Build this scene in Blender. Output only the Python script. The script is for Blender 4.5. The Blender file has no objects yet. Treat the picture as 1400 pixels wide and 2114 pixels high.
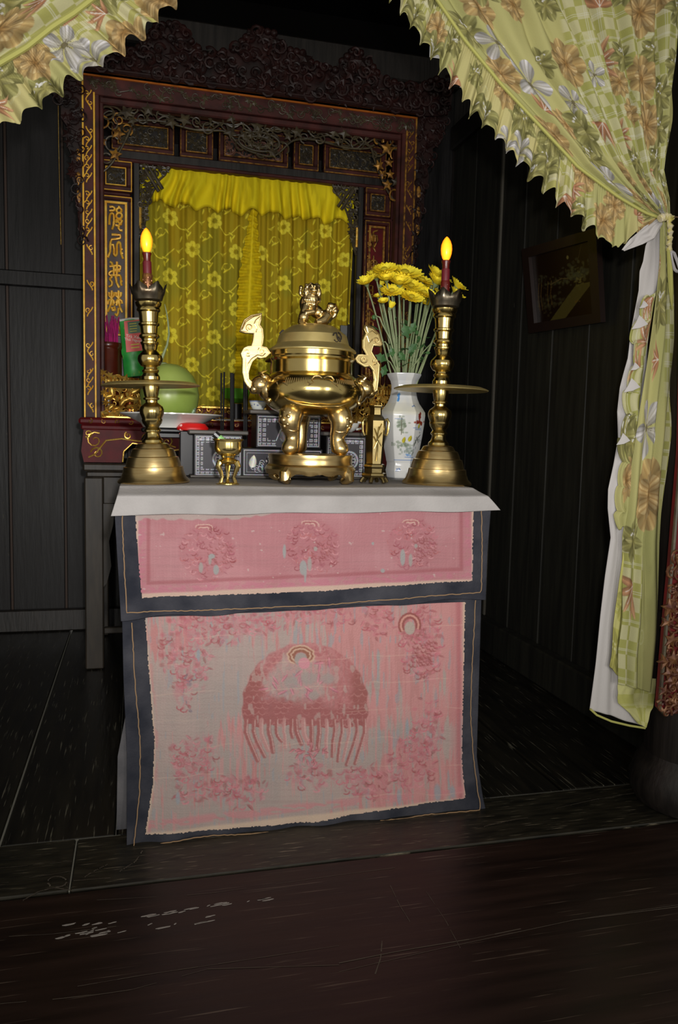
import bpy, bmesh, math, random
import numpy as np
from mathutils import Vector, Matrix
random.seed(5)
# ---------------------------------------------------------------- camera
FPX = 1612.0; CAMH = 1.15
def basis(yaw=14.5, pitch=5.6, roll=1.4):
    a, p, r = map(math.radians, (yaw, pitch, roll))
    r0 = np.array([math.cos(a), -math.sin(a), 0]); f = np.array([math.sin(a)*math.cos(p), math.cos(a)*math.cos(p), -math.sin(p)])
    u0 = np.cross(r0, f)
    return r0*math.cos(r)+u0*math.sin(r), u0*math.cos(r)-r0*math.sin(r), f
BR, BU, BF = basis()
cam_d = bpy.data.cameras.new('camera'); cam = bpy.data.objects.new('camera', cam_d)
bpy.context.scene.collection.objects.link(cam); bpy.context.scene.camera = cam
cam_d.sensor_fit = 'VERTICAL'; cam_d.sensor_height = 36; cam_d.lens = 36*FPX/2114
cam_d.clip_start = .02
m = Matrix(((BR[0], BU[0], -BF[0], 0), (BR[1], BU[1], -BF[1], 0), (BR[2], BU[2], -BF[2], CAMH), (0, 0, 0, 1)))
cam.matrix_world = m
sc = bpy.context.scene
sc.view_settings.view_transform = 'Standard'; sc.view_settings.look = 'None'
sc.view_settings.gamma = 1; sc.view_settings.use_curve_mapping = False
sc.view_settings.exposure = 0.0
# ---------------------------------------------------------------- light
w = bpy.data.worlds.new('world'); sc.world = w; w.use_nodes = True
w.node_tree.nodes['Background'].inputs[0].default_value = (.95, .9, .8, 1)
w.node_tree.nodes['Background'].inputs[1].default_value = .31
def lamp(name, kind, loc, energy, color=(1, 1, 1), aim=None, **k):
    d = bpy.data.lights.new(name, kind); d.energy = energy; d.color = color
    for a, v in k.items(): setattr(d, a, v)
    o = bpy.data.objects.new(name, d); sc.collection.objects.link(o); o.location = loc
    if aim is not None: o.rotation_euler = (Vector(aim)-Vector(loc)).to_track_quat('-Z', 'Y').to_euler()
    return o
fl = Vector((0, 0, CAMH)) + Vector(BR)*.06 + Vector(BU)*.14
lamp('camera_flash', 'SPOT', fl, 152, (1, .975, .96), fl+Vector(BF)*3+Vector((-.25, 0, .36)), spot_size=math.radians(80), spot_blend=1.0, shadow_soft_size=.025)
# area lights added behind the camera to streak the brass; unseen doorways assumed
for i, (x, y, z) in enumerate(((-1.7, -3.4, 1.3), (.6, -3.9, 1.3), (2.8, -3.3, 1.3))):
    lamp('assumed_door_light', 'AREA', (x, y, z), 45, (1, .97, .9), (.5, 2.5, 1.1), shape='RECTANGLE', size=.55, size_y=2.0)
# ---------------------------------------------------------------- helpers
def ray(px, py): return BF + BR*(px-700)/FPX - BU*(py-1057)/FPX
def P(px, py, x=None, y=None, z=None):
    """point of the place seen at a photograph pixel, on the plane x=, y= or z="""
    d = ray(px, py)
    t = y/d[1] if y is not None else ((z-CAMH)/d[2] if z is not None else x/d[0])
    return Vector((0, 0, CAMH)) + Vector(d)*t
def lin(c): 
    c = np.asarray(c, float)/255.
    return np.where(c <= .04045, c/12.92, ((c+.055)/1.055)**2.4)
C = sc.collection
MATS = {}
def mat(name, col=(128, 128, 128), rough=.6, metal=0., col2=None, nscale=20., bump=0., bscale=40., attr=False, spec=.5, stretch=None, gain=1., trans=0., emit=None, coat=0., roughvar=0., wear=None):
    if name in MATS: return MATS[name]
    M_ = bpy.data.materials.new(name); M_.use_nodes = True; MATS[name] = M_
    nt = M_.node_tree; N = nt.nodes; L = nt.links; b = N['Principled BSDF']
    b.inputs['Roughness'].default_value = rough; b.inputs['Metallic'].default_value = metal
    b.inputs['Specular IOR Level'].default_value = spec
    b.inputs['Coat Weight'].default_value = coat
    tc = N.new('ShaderNodeTexCoord'); mp = N.new('ShaderNodeMapping'); L.new(tc.outputs['Object'], mp.inputs[0])
    if stretch: mp.inputs['Scale'].default_value = stretch
    no = N.new('ShaderNodeTexNoise'); no.inputs['Scale'].default_value = nscale; no.inputs['Detail'].default_value = 6
    L.new(mp.outputs[0], no.inputs['Vector'])
    c1 = tuple(lin(col)*gain)+(1,)
    if attr:
        a = N.new('ShaderNodeAttribute'); a.attribute_name = 'print'
        L.new(a.outputs['Color'], b.inputs['Base Color'])
        if attr == 'alpha': L.new(a.outputs['Alpha'], b.inputs['Alpha'])
    elif col2 is not None:
        r = N.new('ShaderNodeValToRGB'); r.color_ramp.elements[0].position = .35; r.color_ramp.elements[1].position = .68
        r.color_ramp.elements[0].color = c1; r.color_ramp.elements[1].color = tuple(lin(col2)*gain)+(1,)
        L.new(no.outputs['Fac'], r.inputs[0]); last = r.outputs[0]
        if wear:
            n2 = N.new('ShaderNodeTexNoise'); n2.inputs['Scale'].default_value = wear[1]; n2.inputs['Detail'].default_value = 8
            mp2 = N.new('ShaderNodeMapping'); mp2.inputs['Scale'].default_value = wear[2]
            L.new(tc.outputs['Object'], mp2.inputs[0]); L.new(mp2.outputs[0], n2.inputs['Vector'])
            r2 = N.new('ShaderNodeValToRGB'); r2.color_ramp.elements[0].position = wear[3]; r2.color_ramp.elements[1].position = wear[3]+wear[4]
            mx = N.new('ShaderNodeMixRGB'); mx.inputs[2].default_value = tuple(lin(wear[0]))+(1,)
            L.new(n2.outputs['Fac'], r2.inputs[0]); L.new(r2.outputs[0], mx.inputs[0]); L.new(last, mx.inputs[1]); last = mx.outputs[0]
        L.new(last, b.inputs['Base Color'])
    else: b.inputs['Base Color'].default_value = c1
    if bump:
        bp = N.new('ShaderNodeBump'); bp.inputs['Strength'].default_value = bump; bp.inputs['Distance'].default_value = .004
        n3 = N.new('ShaderNodeTexNoise'); n3.inputs['Scale'].default_value = bscale; n3.inputs['Detail'].default_value = 5
        L.new(mp.outputs[0], n3.inputs['Vector']); L.new(n3.outputs['Fac'], bp.inputs['Height']); L.new(bp.outputs[0], b.inputs['Normal'])
    if roughvar:
        mr = N.new('ShaderNodeMapRange'); mr.inputs[3].default_value = rough-roughvar; mr.inputs[4].default_value = rough+roughvar
        L.new(no.outputs['Fac'], mr.inputs[0]); L.new(mr.outputs[0], b.inputs['Roughness'])
    if trans: b.inputs['Transmission Weight'].default_value = trans
    if emit:
        lw = N.new('ShaderNodeLayerWeight'); lw.inputs[0].default_value = .5; mx_ = N.new('ShaderNodeMixRGB'); mx_.inputs[1].default_value = tuple(emit[0])+(1,); mx_.inputs[2].default_value = (1, .08, .0, 1)
        L.new(lw.outputs['Facing'], mx_.inputs[0]); L.new(mx_.outputs[0], b.inputs['Emission Color']); b.inputs['Emission Strength'].default_value = emit[1]
    return M_
def tag(o, label=None, cat=None, group=None, kind=None):
    if label: o['label'] = label
    if cat: o['category'] = cat
    if group: o['group'] = group
    if kind: o['kind'] = kind
    return o
def thing(name, label, cat, loc=(0, 0, 0), group=None, kind=None):
    o = bpy.data.objects.new(name, None); C.objects.link(o); o.location = loc; o.empty_display_size = .05
    return tag(o, label, cat, group, kind)
def wloc(o):
    v = Vector((0, 0, 0))
    while o: v += o.location; o = o.parent
    return v
def dup(o, parent=None):
    c = o.copy(); C.objects.link(c); c.parent = parent
    for ch in list(o.children): dup(ch, c)
    return c
class MB:
    def __init__(s): s.v = []; s.f = []
    def add(s, vs, fs):
        n = len(s.v); s.v += [tuple(v) for v in vs]; s.f += [tuple(i+n for i in f) for f in fs]; return s
    def box(s, x0, x1, y0, y1, z0, z1, b=0.):
        if b <= 0:
            vs = [(x, y, z) for z in (z0, z1) for x, y in ((x0, y0), (x1, y0), (x1, y1), (x0, y1))]
            return s.add(vs, [(3, 2, 1, 0), (4, 5, 6, 7), (0, 1, 5, 4), (1, 2, 6, 5), (2, 3, 7, 6), (3, 0, 4, 7)])
        b = min(b, (x1-x0)*.45, (y1-y0)*.45, (z1-z0)*.45)
        vs = []
        for z, i in ((z0, b), (z0+b, 0), (z1-b, 0), (z1, b)):
            for x, y in ((x0+i+b*(i == 0), y0+i), (x1-i-b*(i == 0), y0+i), (x1-i, y0+i+b*(i == 0)), (x1-i, y1-i-b*(i == 0)), (x1-i-b*(i == 0), y1-i), (x0+i+b*(i == 0), y1-i), (x0+i, y1-i-b*(i == 0)), (x0+i, y0+i+b*(i == 0))): vs.append((x, y, z))
        fs = [tuple(range(7, -1, -1)), tuple(range(24, 32))]
        for k in range(3):
            for j in range(8): fs.append((k*8+j, k*8+(j+1) % 8, k*8+8+(j+1) % 8, k*8+8+j))
        return s.add(vs, fs)
    def prism(s, pts, y0, y1):
        """outline of (x,z) points, extruded from y0 to y1"""
        n = len(pts)
        vs = [(x, y0, z) for x, z in pts]+[(x, y1, z) for x, z in pts]
        a = sum(pts[i][0]*pts[(i+1) % n][1]-pts[(i+1) % n][0]*pts[i][1] for i in range(n))
        fs = [(i, (i+1) % n, n+(i+1) % n, n+i) for i in range(n)]+[tuple(range(n-1, -1, -1)), tuple(range(n, 2*n))]
        if a > 0: fs = [tuple(reversed(f)) for f in fs]
        return s.add(vs, fs)
    def tube(s, pts, r, n=6, cap=True, closed=False):
        pts = [Vector(p) for p in pts]; m_ = len(pts); vs = []; fs = []
        u = None
        for i, p in enumerate(pts):
            t = (pts[(i+1) % m_] if closed or i < m_-1 else p)-(pts[i-1] if closed or i > 0 else p)
            if t.length < 1e-9: t = Vector((0, 0, 1))
            t.normalize()
            if u is None: u = t.orthogonal().normalized()
            u = (u-t*u.dot(t))
            u = u.normalized() if u.length > 1e-6 else t.orthogonal().normalized()
            w_ = t.cross(u); rr = r[i] if hasattr(r, '__len__') else r
            for k in range(n):
                a = 2*math.pi*k/n; vs.append(p+u*(math.cos(a)*rr)+w_*(math.sin(a)*rr))
        for i in range(m_-1 if not closed else m_):
            j = (i+1) % m_
            for k in range(n): fs.append((i*n+k, i*n+(k+1) % n, j*n+(k+1) % n, j*n+k))
        if cap and not closed: fs += [tuple(range(n-1, -1, -1)), tuple((m_-1)*n+k for k in range(n))]
        return s.add(vs, fs)
    def lathe(s, prof, c=(0, 0, 0), n=32, squash=None, ring=None):
        """prof: (r, z) from bottom to top"""
        vs = []; fs = []; m_ = len(prof)
        for r, z in prof:
            for k in range(n):
                a = 2*math.pi*k/n; q = ring(a) if ring else 1.
                vs.append((c[0]+r*q*math.cos(a), c[1]+r*q*math.sin(a), c[2]+z))
        for i in range(m_-1):
            for k in range(n): fs.append((i*n+k, i*n+(k+1) % n, i*n+n+(k+1) % n, i*n+n+k))
        fs += [tuple(range(n-1, -1, -1)), tuple((m_-1)*n+k for k in range(n))]
        return s.add(vs, fs)
    def ell(s, c, r, n=12, m_=8, rot=None):
        vs = []; fs = []
        for i in range(1, m_):
            ph = math.pi*i/m_
            for k in range(n):
                a = 2*math.pi*k/n
                v = Vector((r[0]*math.sin(ph)*math.cos(a), r[1]*math.sin(ph)*math.sin(a), -r[2]*math.cos(ph)))
                if rot: v = rot @ v
                vs.append(Vector(c)+v)
        b = Vector((0, 0, -r[2])); t = Vector((0, 0, r[2]))
        if rot: b = rot @ b; t = rot @ t
        vs += [Vector(c)+b, Vector(c)+t]; B_ = len(vs)-2; T_ = len(vs)-1
        for i in range(m_-2):
            for k in range(n): fs.append((i*n+k, i*n+(k+1) % n, i*n+n+(k+1) % n, i*n+n+k))
        for k in range(n): fs.append((B_, (k+1) % n, k)); fs.append((T_, (m_-2)*n+k, (m_-2)*n+(k+1) % n))
        return s.add(vs, fs)
    def leaf(s, c, size, ang, y, th=.006, lobes=5, raise_=.5):
        """pointed lobed leaf standing in the xz plane, its face towards -y"""
        n = lobes*2; o = []
        for i in range(n):
            a = ang+math.pi*2*i/n; rr = size*(1 if i % 2 == 0 else .45)
            o.append((c[0]+rr*math.cos(a), y, c[1]+rr*math.sin(a)))
        vs = o+[(p[0], y+th, p[2]) for p in o]+[(c[0], y-size*raise_*.5, c[1])]
        fs = [(i, 2*n, (i+1) % n) for i in range(n)]+[(i, (i+1) % n, n+(i+1) % n, n+i) for i in range(n)]+[tuple(range(n, 2*n))]
        return s.add(vs, fs)
    def build(s, name, material, parent=None, smooth=True, angle=35, label=None):
        off = wloc(parent) if parent else Vector((0, 0, 0))
        me = bpy.data.meshes.new(name); me.from_pydata([(v[0]-off.x, v[1]-off.y, v[2]-off.z) for v in s.v], [], s.f); me.update()
        if smooth:
            me.polygons.foreach_set('use_smooth', [True]*len(me.polygons)); me.set_sharp_from_angle(angle=math.radians(angle))
        o = bpy.data.objects.new(name, me); C.objects.link(o); o.data.materials.append(material)
        if parent: o.parent = parent
        if label: o['label'] = label
        return o
def grid(name, X, Y, Z, material, parent=None, rgb=None, alpha=None, mask=None, thick=0., flip=False, closed=False, smooth=True, label=None):
    """mesh from arrays (rows, columns); rgb = linear colour per vertex; mask = which quads to keep"""
    nr, nc = X.shape; idx = np.arange(nr*nc).reshape(nr, nc)
    a, b, c, d = idx[:-1, :-1], idx[:-1, 1:], idx[1:, 1:], idx[1:, :-1]
    q = np.stack([a, b, c, d] if not flip else [a, d, c, b], -1)
    if mask is not None: q = q[mask]
    q = q.reshape(-1, 4)
    if closed:
        e = np.stack([idx[:-1, -1], idx[:-1, 0], idx[1:, 0], idx[1:, -1]], -1)
        if flip: e = e[:, ::-1]
        q = np.concatenate([q, e])
    used = np.unique(q); remap = np.zeros(nr*nc, int); remap[used] = np.arange(len(used)); q = remap[q]
    V = np.stack([X.ravel(), Y.ravel(), Z.ravel()], -1)[used]
    off = wloc(parent) if parent else Vector((0, 0, 0)); V = V-np.array(off)
    me = bpy.data.meshes.new(name); me.vertices.add(len(V)); me.vertices.foreach_set('co', V.ravel())
    me.loops.add(q.size); me.loops.foreach_set('vertex_index', q.ravel().astype(np.int32))
    me.polygons.add(len(q)); me.polygons.foreach_set('loop_start', np.arange(0, q.size, 4, dtype=np.int32))
    me.update(calc_edges=True)
    if smooth: me.polygons.foreach_set('use_smooth', [True]*len(q))
    if rgb is not None:
        ca = me.color_attributes.new('print', 'FLOAT_COLOR', 'POINT')
        A = np.ones((nr*nc, 4)); A[:, :3] = rgb.reshape(-1, 3)
        if alpha is not None: A[:, 3] = alpha.ravel()
        ca.data.foreach_set('color', A[used].ravel().astype(np.float32))
    o = bpy.data.objects.new(name, me); C.objects.link(o); me.materials.append(material)
    if parent: o.parent = parent
    if thick:
        md = o.modifiers.new('thickness', 'SOLIDIFY'); md.thickness = thick; md.offset = 0
    if label: o['label'] = label
    return o
# numpy noise
def vn(u, v, scale=1., seed=0, octv=1):
    out = 0; amp = 1.; tot = 0
    for k in range(octv):
        x = u*scale; y = v*scale; xi = np.floor(x).astype(np.int64); yi = np.floor(y).astype(np.int64)
        fx = x-xi; fy = y-yi; fx = fx*fx*(3-2*fx); fy = fy*fy*(3-2*fy)
        def h(a, b):
            n = (a*374761393+b*668265263+(seed+k*17)*974634777) & 0x7fffffff
            n = (n ^ (n >> 13))*1274126177 & 0x7fffffff
            return ((n ^ (n >> 16)) & 0xffff)/65535.
        r = h(xi, yi)*(1-fx)*(1-fy)+h(xi+1, yi)*fx*(1-fy)+h(xi, yi+1)*(1-fx)*fy+h(xi+1, yi+1)*fx*fy
        out = out+r*amp; tot += amp; amp *= .5; scale *= 2.03
    return out/tot
def sst(a, b, x): 
    t = np.clip((x-a)/(b-a), 0, 1); return t*t*(3-2*t)
class Paint:
    """paints a flat print (sRGB 0..255) over arrays of fabric coordinates"""
    def __init__(s, u, v, base):
        s.u, s.v = u, v; s.c = np.zeros(u.shape+(3,))+np.array(base, float); s.al = np.ones(u.shape)
    def mix(s, m_, col):
        s.c += (np.array(col, float)-s.c)*np.clip(m_, 0, 1)[..., None]
    def mixi(s, I, m_, col):
        s.c[I] += (np.array(col, float)-s.c[I])*np.clip(m_, 0, 1)[..., None]
    def near(s, cx, cy, r):
        return np.nonzero((np.abs(s.u-cx) < r) & (np.abs(s.v-cy) < r))
    def petal(s, cx, cy, ang, L_, W_, c0, c1, vein=None, edge=.004, a=1., ex=.75):
        I = s.near(cx+math.cos(ang)*L_/2, cy+math.sin(ang)*L_/2, L_*.62+W_*.5)
        if not len(I[0]): return
        x = s.u[I]-cx; y = s.v[I]-cy; t = (x*math.cos(ang)+y*math.sin(ang))/L_; q = -x*math.sin(ang)+y*math.cos(ang)
        tt = np.clip(t, 0, 1); wd = W_*.5*(np.sin(math.pi*tt**ex)**.6)*(t > 0)*(t < 1)
        mk = sst(0, edge, wd-np.abs(q))
        col = np.array(c0, float)+(np.array(c1, float)-np.array(c0, float))*(tt**1.)[..., None]
        if vein is not None:
            vv = np.abs(np.sin(q/(W_)*math.pi*4.5/(.35+tt)))**6*.6
            col = col+(np.array(vein, float)-col)*vv[..., None]
        sh = np.clip(1.12-.35*np.abs(q)/(W_*.5)-.12*(q > 0), .7, 1.1)
        s.c[I] += (col*sh[..., None]-s.c[I])*(mk*a)[..., None]
        if hasattr(s, 'alm'): s.al[I] = np.maximum(s.al[I], mk)
    def line(s, pts, wd, col, a=1.):
        for (x0, y0), (x1, y1) in zip(pts[:-1], pts[1:]):
            I = s.near((x0+x1)/2, (y0+y1)/2, max(abs(x1-x0), abs(y1-y0))/2+wd*1.5)
            if not len(I[0]): continue
            dx, dy = x1-x0, y1-y0; l2 = dx*dx+dy*dy+1e-12
            t = np.clip(((s.u[I]-x0)*dx+(s.v[I]-y0)*dy)/l2, 0, 1)
            d = np.hypot(s.u[I]-x0-dx*t, s.v[I]-y0-dy*t); mk = sst(wd, wd*.5, d)*a
            s.mixi(I, mk, col)
            if hasattr(s, 'alm'): s.al[I] = np.maximum(s.al[I], mk)
    def disc(s, cx, cy, rx, ry, col, a=1., soft=.2):
        I = s.near(cx, cy, max(rx, ry)*1.2)
        if not len(I[0]): return
        d = np.hypot((s.u[I]-cx)/rx, (s.v[I]-cy)/ry); mk = sst(1, 1-soft, d)*a
        s.mixi(I, mk, col)
        if hasattr(s, 'alm'): s.al[I] = np.maximum(s.al[I], mk)
    def rgb(s, gain=1.): return lin(np.clip(s.c, 0, 255))*gain
def curve_pts(pts, t):
    """positions at parameters t (0..1, by length) along a polyline; rounded"""
    p = np.array(pts, float); d = np.r_[0, np.cumsum(np.hypot(*np.diff(p, axis=0).T))]; d /= d[-1]
    return np.stack([np.interp(t, d, p[:, 0]), np.interp(t, d, p[:, 1])], -1)
def patch(Lp, Rp, nt, ns, y):
    """pixel positions over a sheet between two boundary polylines (both from top to bottom) -> px, py, S, T"""
    T = np.linspace(0, 1, nt); S = np.linspace(0, 1, ns)
    a = curve_pts(Lp, T); b = curve_pts(Rp, T)
    px = a[:, None, 0]*(1-S)+b[:, None, 0]*S; py = a[:, None, 1]*(1-S)+b[:, None, 1]*S
    return px, py, *np.meshgrid(S, T)
def unproj(px, py, y):
    d = BF[None, None]+BR*((px-700)/FPX)[..., None]-BU*((py-1057)/FPX)[..., None]
    t = y/d[..., 1]
    return d[..., 0]*t, d[..., 1]*t, CAMH+d[..., 2]*t
# ---------------------------------------------------------------- materials
m_blackwood = mat('black_wood', (30, 27, 25), .42, col2=(46, 41, 37), nscale=7, stretch=(6, 6, .6), bump=.35, bscale=14, roughvar=.12)
m_wallwood = mat('wall_wood', (14, 13, 13), .5, spec=.35, col2=(36, 34, 34), nscale=5, stretch=(5, 5, .5), bump=.45, bscale=12, roughvar=.12, wear=((112, 98, 76), 30, (3, 3, .4), .74, .06))
m_wallright = mat('wall_wood_right', (27, 26, 21), .6, col2=(44, 43, 35), nscale=5, stretch=(5, 5, .5), bump=.4, bscale=12, wear=((112, 106, 90), 22, (4, 3, .35), .74, .05))
m_floor = mat('floor_wood', (20, 19, 16), .33, col2=(38, 35, 28), nscale=6, stretch=(5, .5, 5), bump=.3, bscale=10, roughvar=.1, wear=((112, 108, 94), 16, (9, .4, 1), .62, .08))
m_sill = mat('sill_wood', (26, 25, 20), .4, col2=(50, 46, 36), nscale=10, stretch=(1, 5, 5), bump=.4, bscale=14, roughvar=.1, wear=((122, 114, 96), 22, (.5, 7, 1), .62, .08))
m_front = mat('front_floor_wood', (26, 17, 13), .42, spec=.35, col2=(44, 30, 24), nscale=5, stretch=(.5, 5, 5), bump=.16, bscale=9, roughvar=.1, wear=((92, 80, 70), 14, (.3, 10, 1), .63, .08))
m_red = mat('red_lacquer', (108, 24, 28), .5, spec=.22, col2=(86, 26, 28), nscale=18, bump=.12, bscale=60)
m_brown = mat('brown_lacquer', (84, 42, 38), .5, spec=.25, col2=(52, 30, 27), nscale=14, bump=.12, bscale=60)
m_darkcarve = mat('dark_carved_wood', (56, 48, 36), .42, col2=(86, 76, 54), nscale=25, bump=.1, bscale=80)
m_crest = mat('crest_wood', (26, 13, 11), .5, spec=.35, col2=(50, 22, 19), nscale=16, bump=.2, bscale=60)
m_gold = mat('gilt', (244, 208, 108), .34, .7, col2=(214, 160, 62), nscale=40, bump=.2, bscale=120)
m_goldp = mat('flash_lit_gilt', (255, 206, 76), .45, .15, col2=(240, 172, 46), nscale=40)  # lightened copy for the left side, where the flash falls stronger
m_oldgold = mat('worn_dim_gilt', (196, 142, 56), .45, .35, col2=(84, 52, 30), nscale=60)  # worn gilt, also the dimmer copy for the less lit right side
m_brass = mat('brass', (228, 206, 138), .19, 1., col2=(214, 188, 116), nscale=9, bump=.05, bscale=30)
m_brassr = mat('turned_brass', (220, 196, 140), .28, 1., col2=(208, 178, 122), nscale=14, stretch=(1, 1, 12), bump=.05, bscale=30)
m_brassd = mat('dusty_brass', (214, 194, 130), .42, .8, col2=(196, 174, 110), nscale=20)
m_brassv = mat('darkened_brass', (150, 134, 92), .3, 1., col2=(128, 112, 72), nscale=14, bump=.1, bscale=40)
m_tin = mat('dull_crown_metal', (120, 112, 96), .3, .9, col2=(80, 66, 50), nscale=20)
m_cloth = mat('printed_cotton', attr=True, rough=.9, bump=.15, bscale=260, spec=.15)
m_lining = mat('white_lining', (184, 180, 178), .9, bump=.15, bscale=200, spec=.1)
m_emb = mat('embroidered_cloth', attr=True, rough=.95, bump=.55, bscale=210, spec=.1)
m_navy = mat('indigo_cloth', (40, 42, 50), .95, col2=(66, 66, 72), nscale=9, bump=.45, bscale=160, spec=.1)
m_greycloth = mat('grey_cloth', (166, 162, 160), .95, col2=(150, 146, 144), nscale=8, bump=.3, bscale=150, spec=.1)
m_undercloth = mat('undercloth', (70, 70, 74), .95, col2=(96, 94, 96), nscale=8, bump=.3, bscale=150, spec=.1)
m_thread = mat('gold_thread', (150, 122, 92), .9, spec=.1)
m_tblw = mat('table_dark_wood', (66, 58, 48), .5, col2=(44, 39, 33), nscale=10, stretch=(4, 4, .5), bump=.2, bscale=20)
m_lace = mat('yellow_lace', attr='alpha', rough=.8, spec=.2)
m_mop = mat('inlaid_lacquer', attr=True, rough=.35, spec=.2)
m_lacq = mat('black_lacquer', (20, 19, 21), .35, spec=.2, col2=(34, 33, 35), nscale=12)
m_dust = mat('dusty_table_wood', (82, 76, 68), .5, col2=(60, 54, 48), nscale=14, stretch=(.5, 4, 4), bump=.15, bscale=40)
m_ceramic = mat('painted_ceramic', attr=True, rough=.14, spec=.6, coat=.4)
m_white = mat('white_ceramic', (222, 222, 216), .15, coat=.3)
m_bulb = mat('lit_bulb', (255, 150, 20), .3, emit=((1., .50, .02), 1.5))
m_wax = mat('red_sleeve', (104, 30, 38), .35)
m_socket = mat('red_brown_socket', (92, 24, 18), .3)
m_sleeve = mat('gilt_sleeve', (150, 104, 52), .35, .5, col2=(92, 44, 36), nscale=120)
m_coco = mat('coconut_green', (158, 176, 88), .32, col2=(134, 158, 70), nscale=6, bump=.06, bscale=20)
m_stem = mat('green_stem', (112, 130, 84), .6, col2=(148, 158, 116), nscale=20)
m_leafg = mat('leaf_green', (52, 92, 48), .5, col2=(82, 122, 70), nscale=14)
m_petal = mat('yellow_petal', (255, 240, 70), .6, col2=(250, 222, 40), nscale=30, spec=.2)
m_petc = mat('flower_centre', (196, 176, 30), .7)
m_pot = mat('bamboo_brown', (96, 36, 18), .25, col2=(60, 20, 12), nscale=9, wear=((190, 96, 30), 8, (1, 1, 1.5), .62, .1))
m_pink = mat('pink_incense', (196, 36, 122), .7, col2=(160, 30, 100), nscale=20)
m_stick = mat('black_stick', (22, 22, 24), .35)
m_green = mat('green_plastic', (38, 146, 62), .35, col2=(58, 172, 66), nscale=16, wear=((170, 190, 70), 20, (1, 1, 1), .6, .1))
m_redp = mat('red_plastic', (214, 22, 18), .4)
m_copper = mat('copper', (206, 116, 56), .3, .6)
# ---------------------------------------------------------------- setting
def planks(root, name, xs, y0, y1, z0, z1, m_, axis='x', gap=.004, jit=.003):
    """boards side by side; xs are the joints"""
    for a, b in zip(xs[:-1], xs[1:]):
        d = random.uniform(0, jit)
        mb = MB()
        if axis == 'x': mb.box(a+gap/2, b-gap/2, y0, y1, z0, z1-d, .003)
        else: mb.box(y0, y1, a+gap/2, b-gap/2, z0, z1-d, .003)
        mb.build(name, m_, root, smooth=False)
def struct(name, loc=(0, 0, 0)):
    o = bpy.data.objects.new(name, None); C.objects.link(o); o.location = loc; o['kind'] = 'structure'; o.empty_display_size = .05; return o
XR = 1.88; YB = 4.66
fl_ = struct('floor')
planks(fl_, 'floor_board', [-1.3, -.84, -.372, -.062, .42, .9, 1.36, XR], 2.218, YB, -.05, 0, m_floor, gap=.009)
planks(fl_, 'sill_board', [-1.3, -.168, 2.4], 1.958, 2.212, -.05, .002, m_sill, gap=.006)
planks(fl_, 'front_floor_board', [-1.6, -.7, 0, .62, 1.22, 1.954], -1.6, 3.0, -.06, -.004, m_front, axis='y', gap=.003, jit=.001)
MB().box(-2, 3.2, -1.8, 5, -.12, -.062).build('subfloor', m_blackwood, fl_, smooth=False)
dl = mat('pale_gap_dust', (128, 126, 116), .9)
for (x0, x1, y0, y1) in ((-.3745, -.3695, 2.22, 4.55), (-.0635, -.0615, 2.22, 3.8), (-.1700, -.1665, 1.96, 2.21), (-1.3, -.05, 2.2115, 2.2165), (1.1, 1.88, 2.2125, 2.216)):
    MB().box(x0, x1, y0, y1, -.03, -.0025).build('gap_dust', dl, fl_, smooth=False)
# white paint flakes worn through the front board
fk = MB(); random.seed(8)
for (a, b, n, sp) in (((105, 1930), (440, 1895), 26, 9), ((290, 1892), (460, 1862), 14, 5), ((440, 1868), (590, 1848), 9, 4), ((120, 1908), (250, 1900), 7, 4)):
    for i in range(n):
        t = random.random(); px = a[0]+(b[0]-a[0])*t; py = a[1]+(b[1]-a[1])*t+random.gauss(0, sp*.5)
        if random.random() < .25: continue
        c = P(px, py, z=0); L_ = random.uniform(.008, .045); W_ = random.uniform(.002, .006)
        k = 9; vs = []
        for j in range(k):
            an = 2*math.pi*j/k; q = random.uniform(.55, 1.1); vs.append((c.x+math.cos(an)*L_*.5*q, c.y+math.sin(an)*W_*.5*q+math.cos(an)*.002, -.0042+.0008))
        fk.add(vs+[(v[0], v[1], -.006) for v in vs], [tuple(range(k))]+[(j, (j+1) % k, k+(j+1) % k, k+j) for j in range(k)])
sf = MB()
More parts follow.
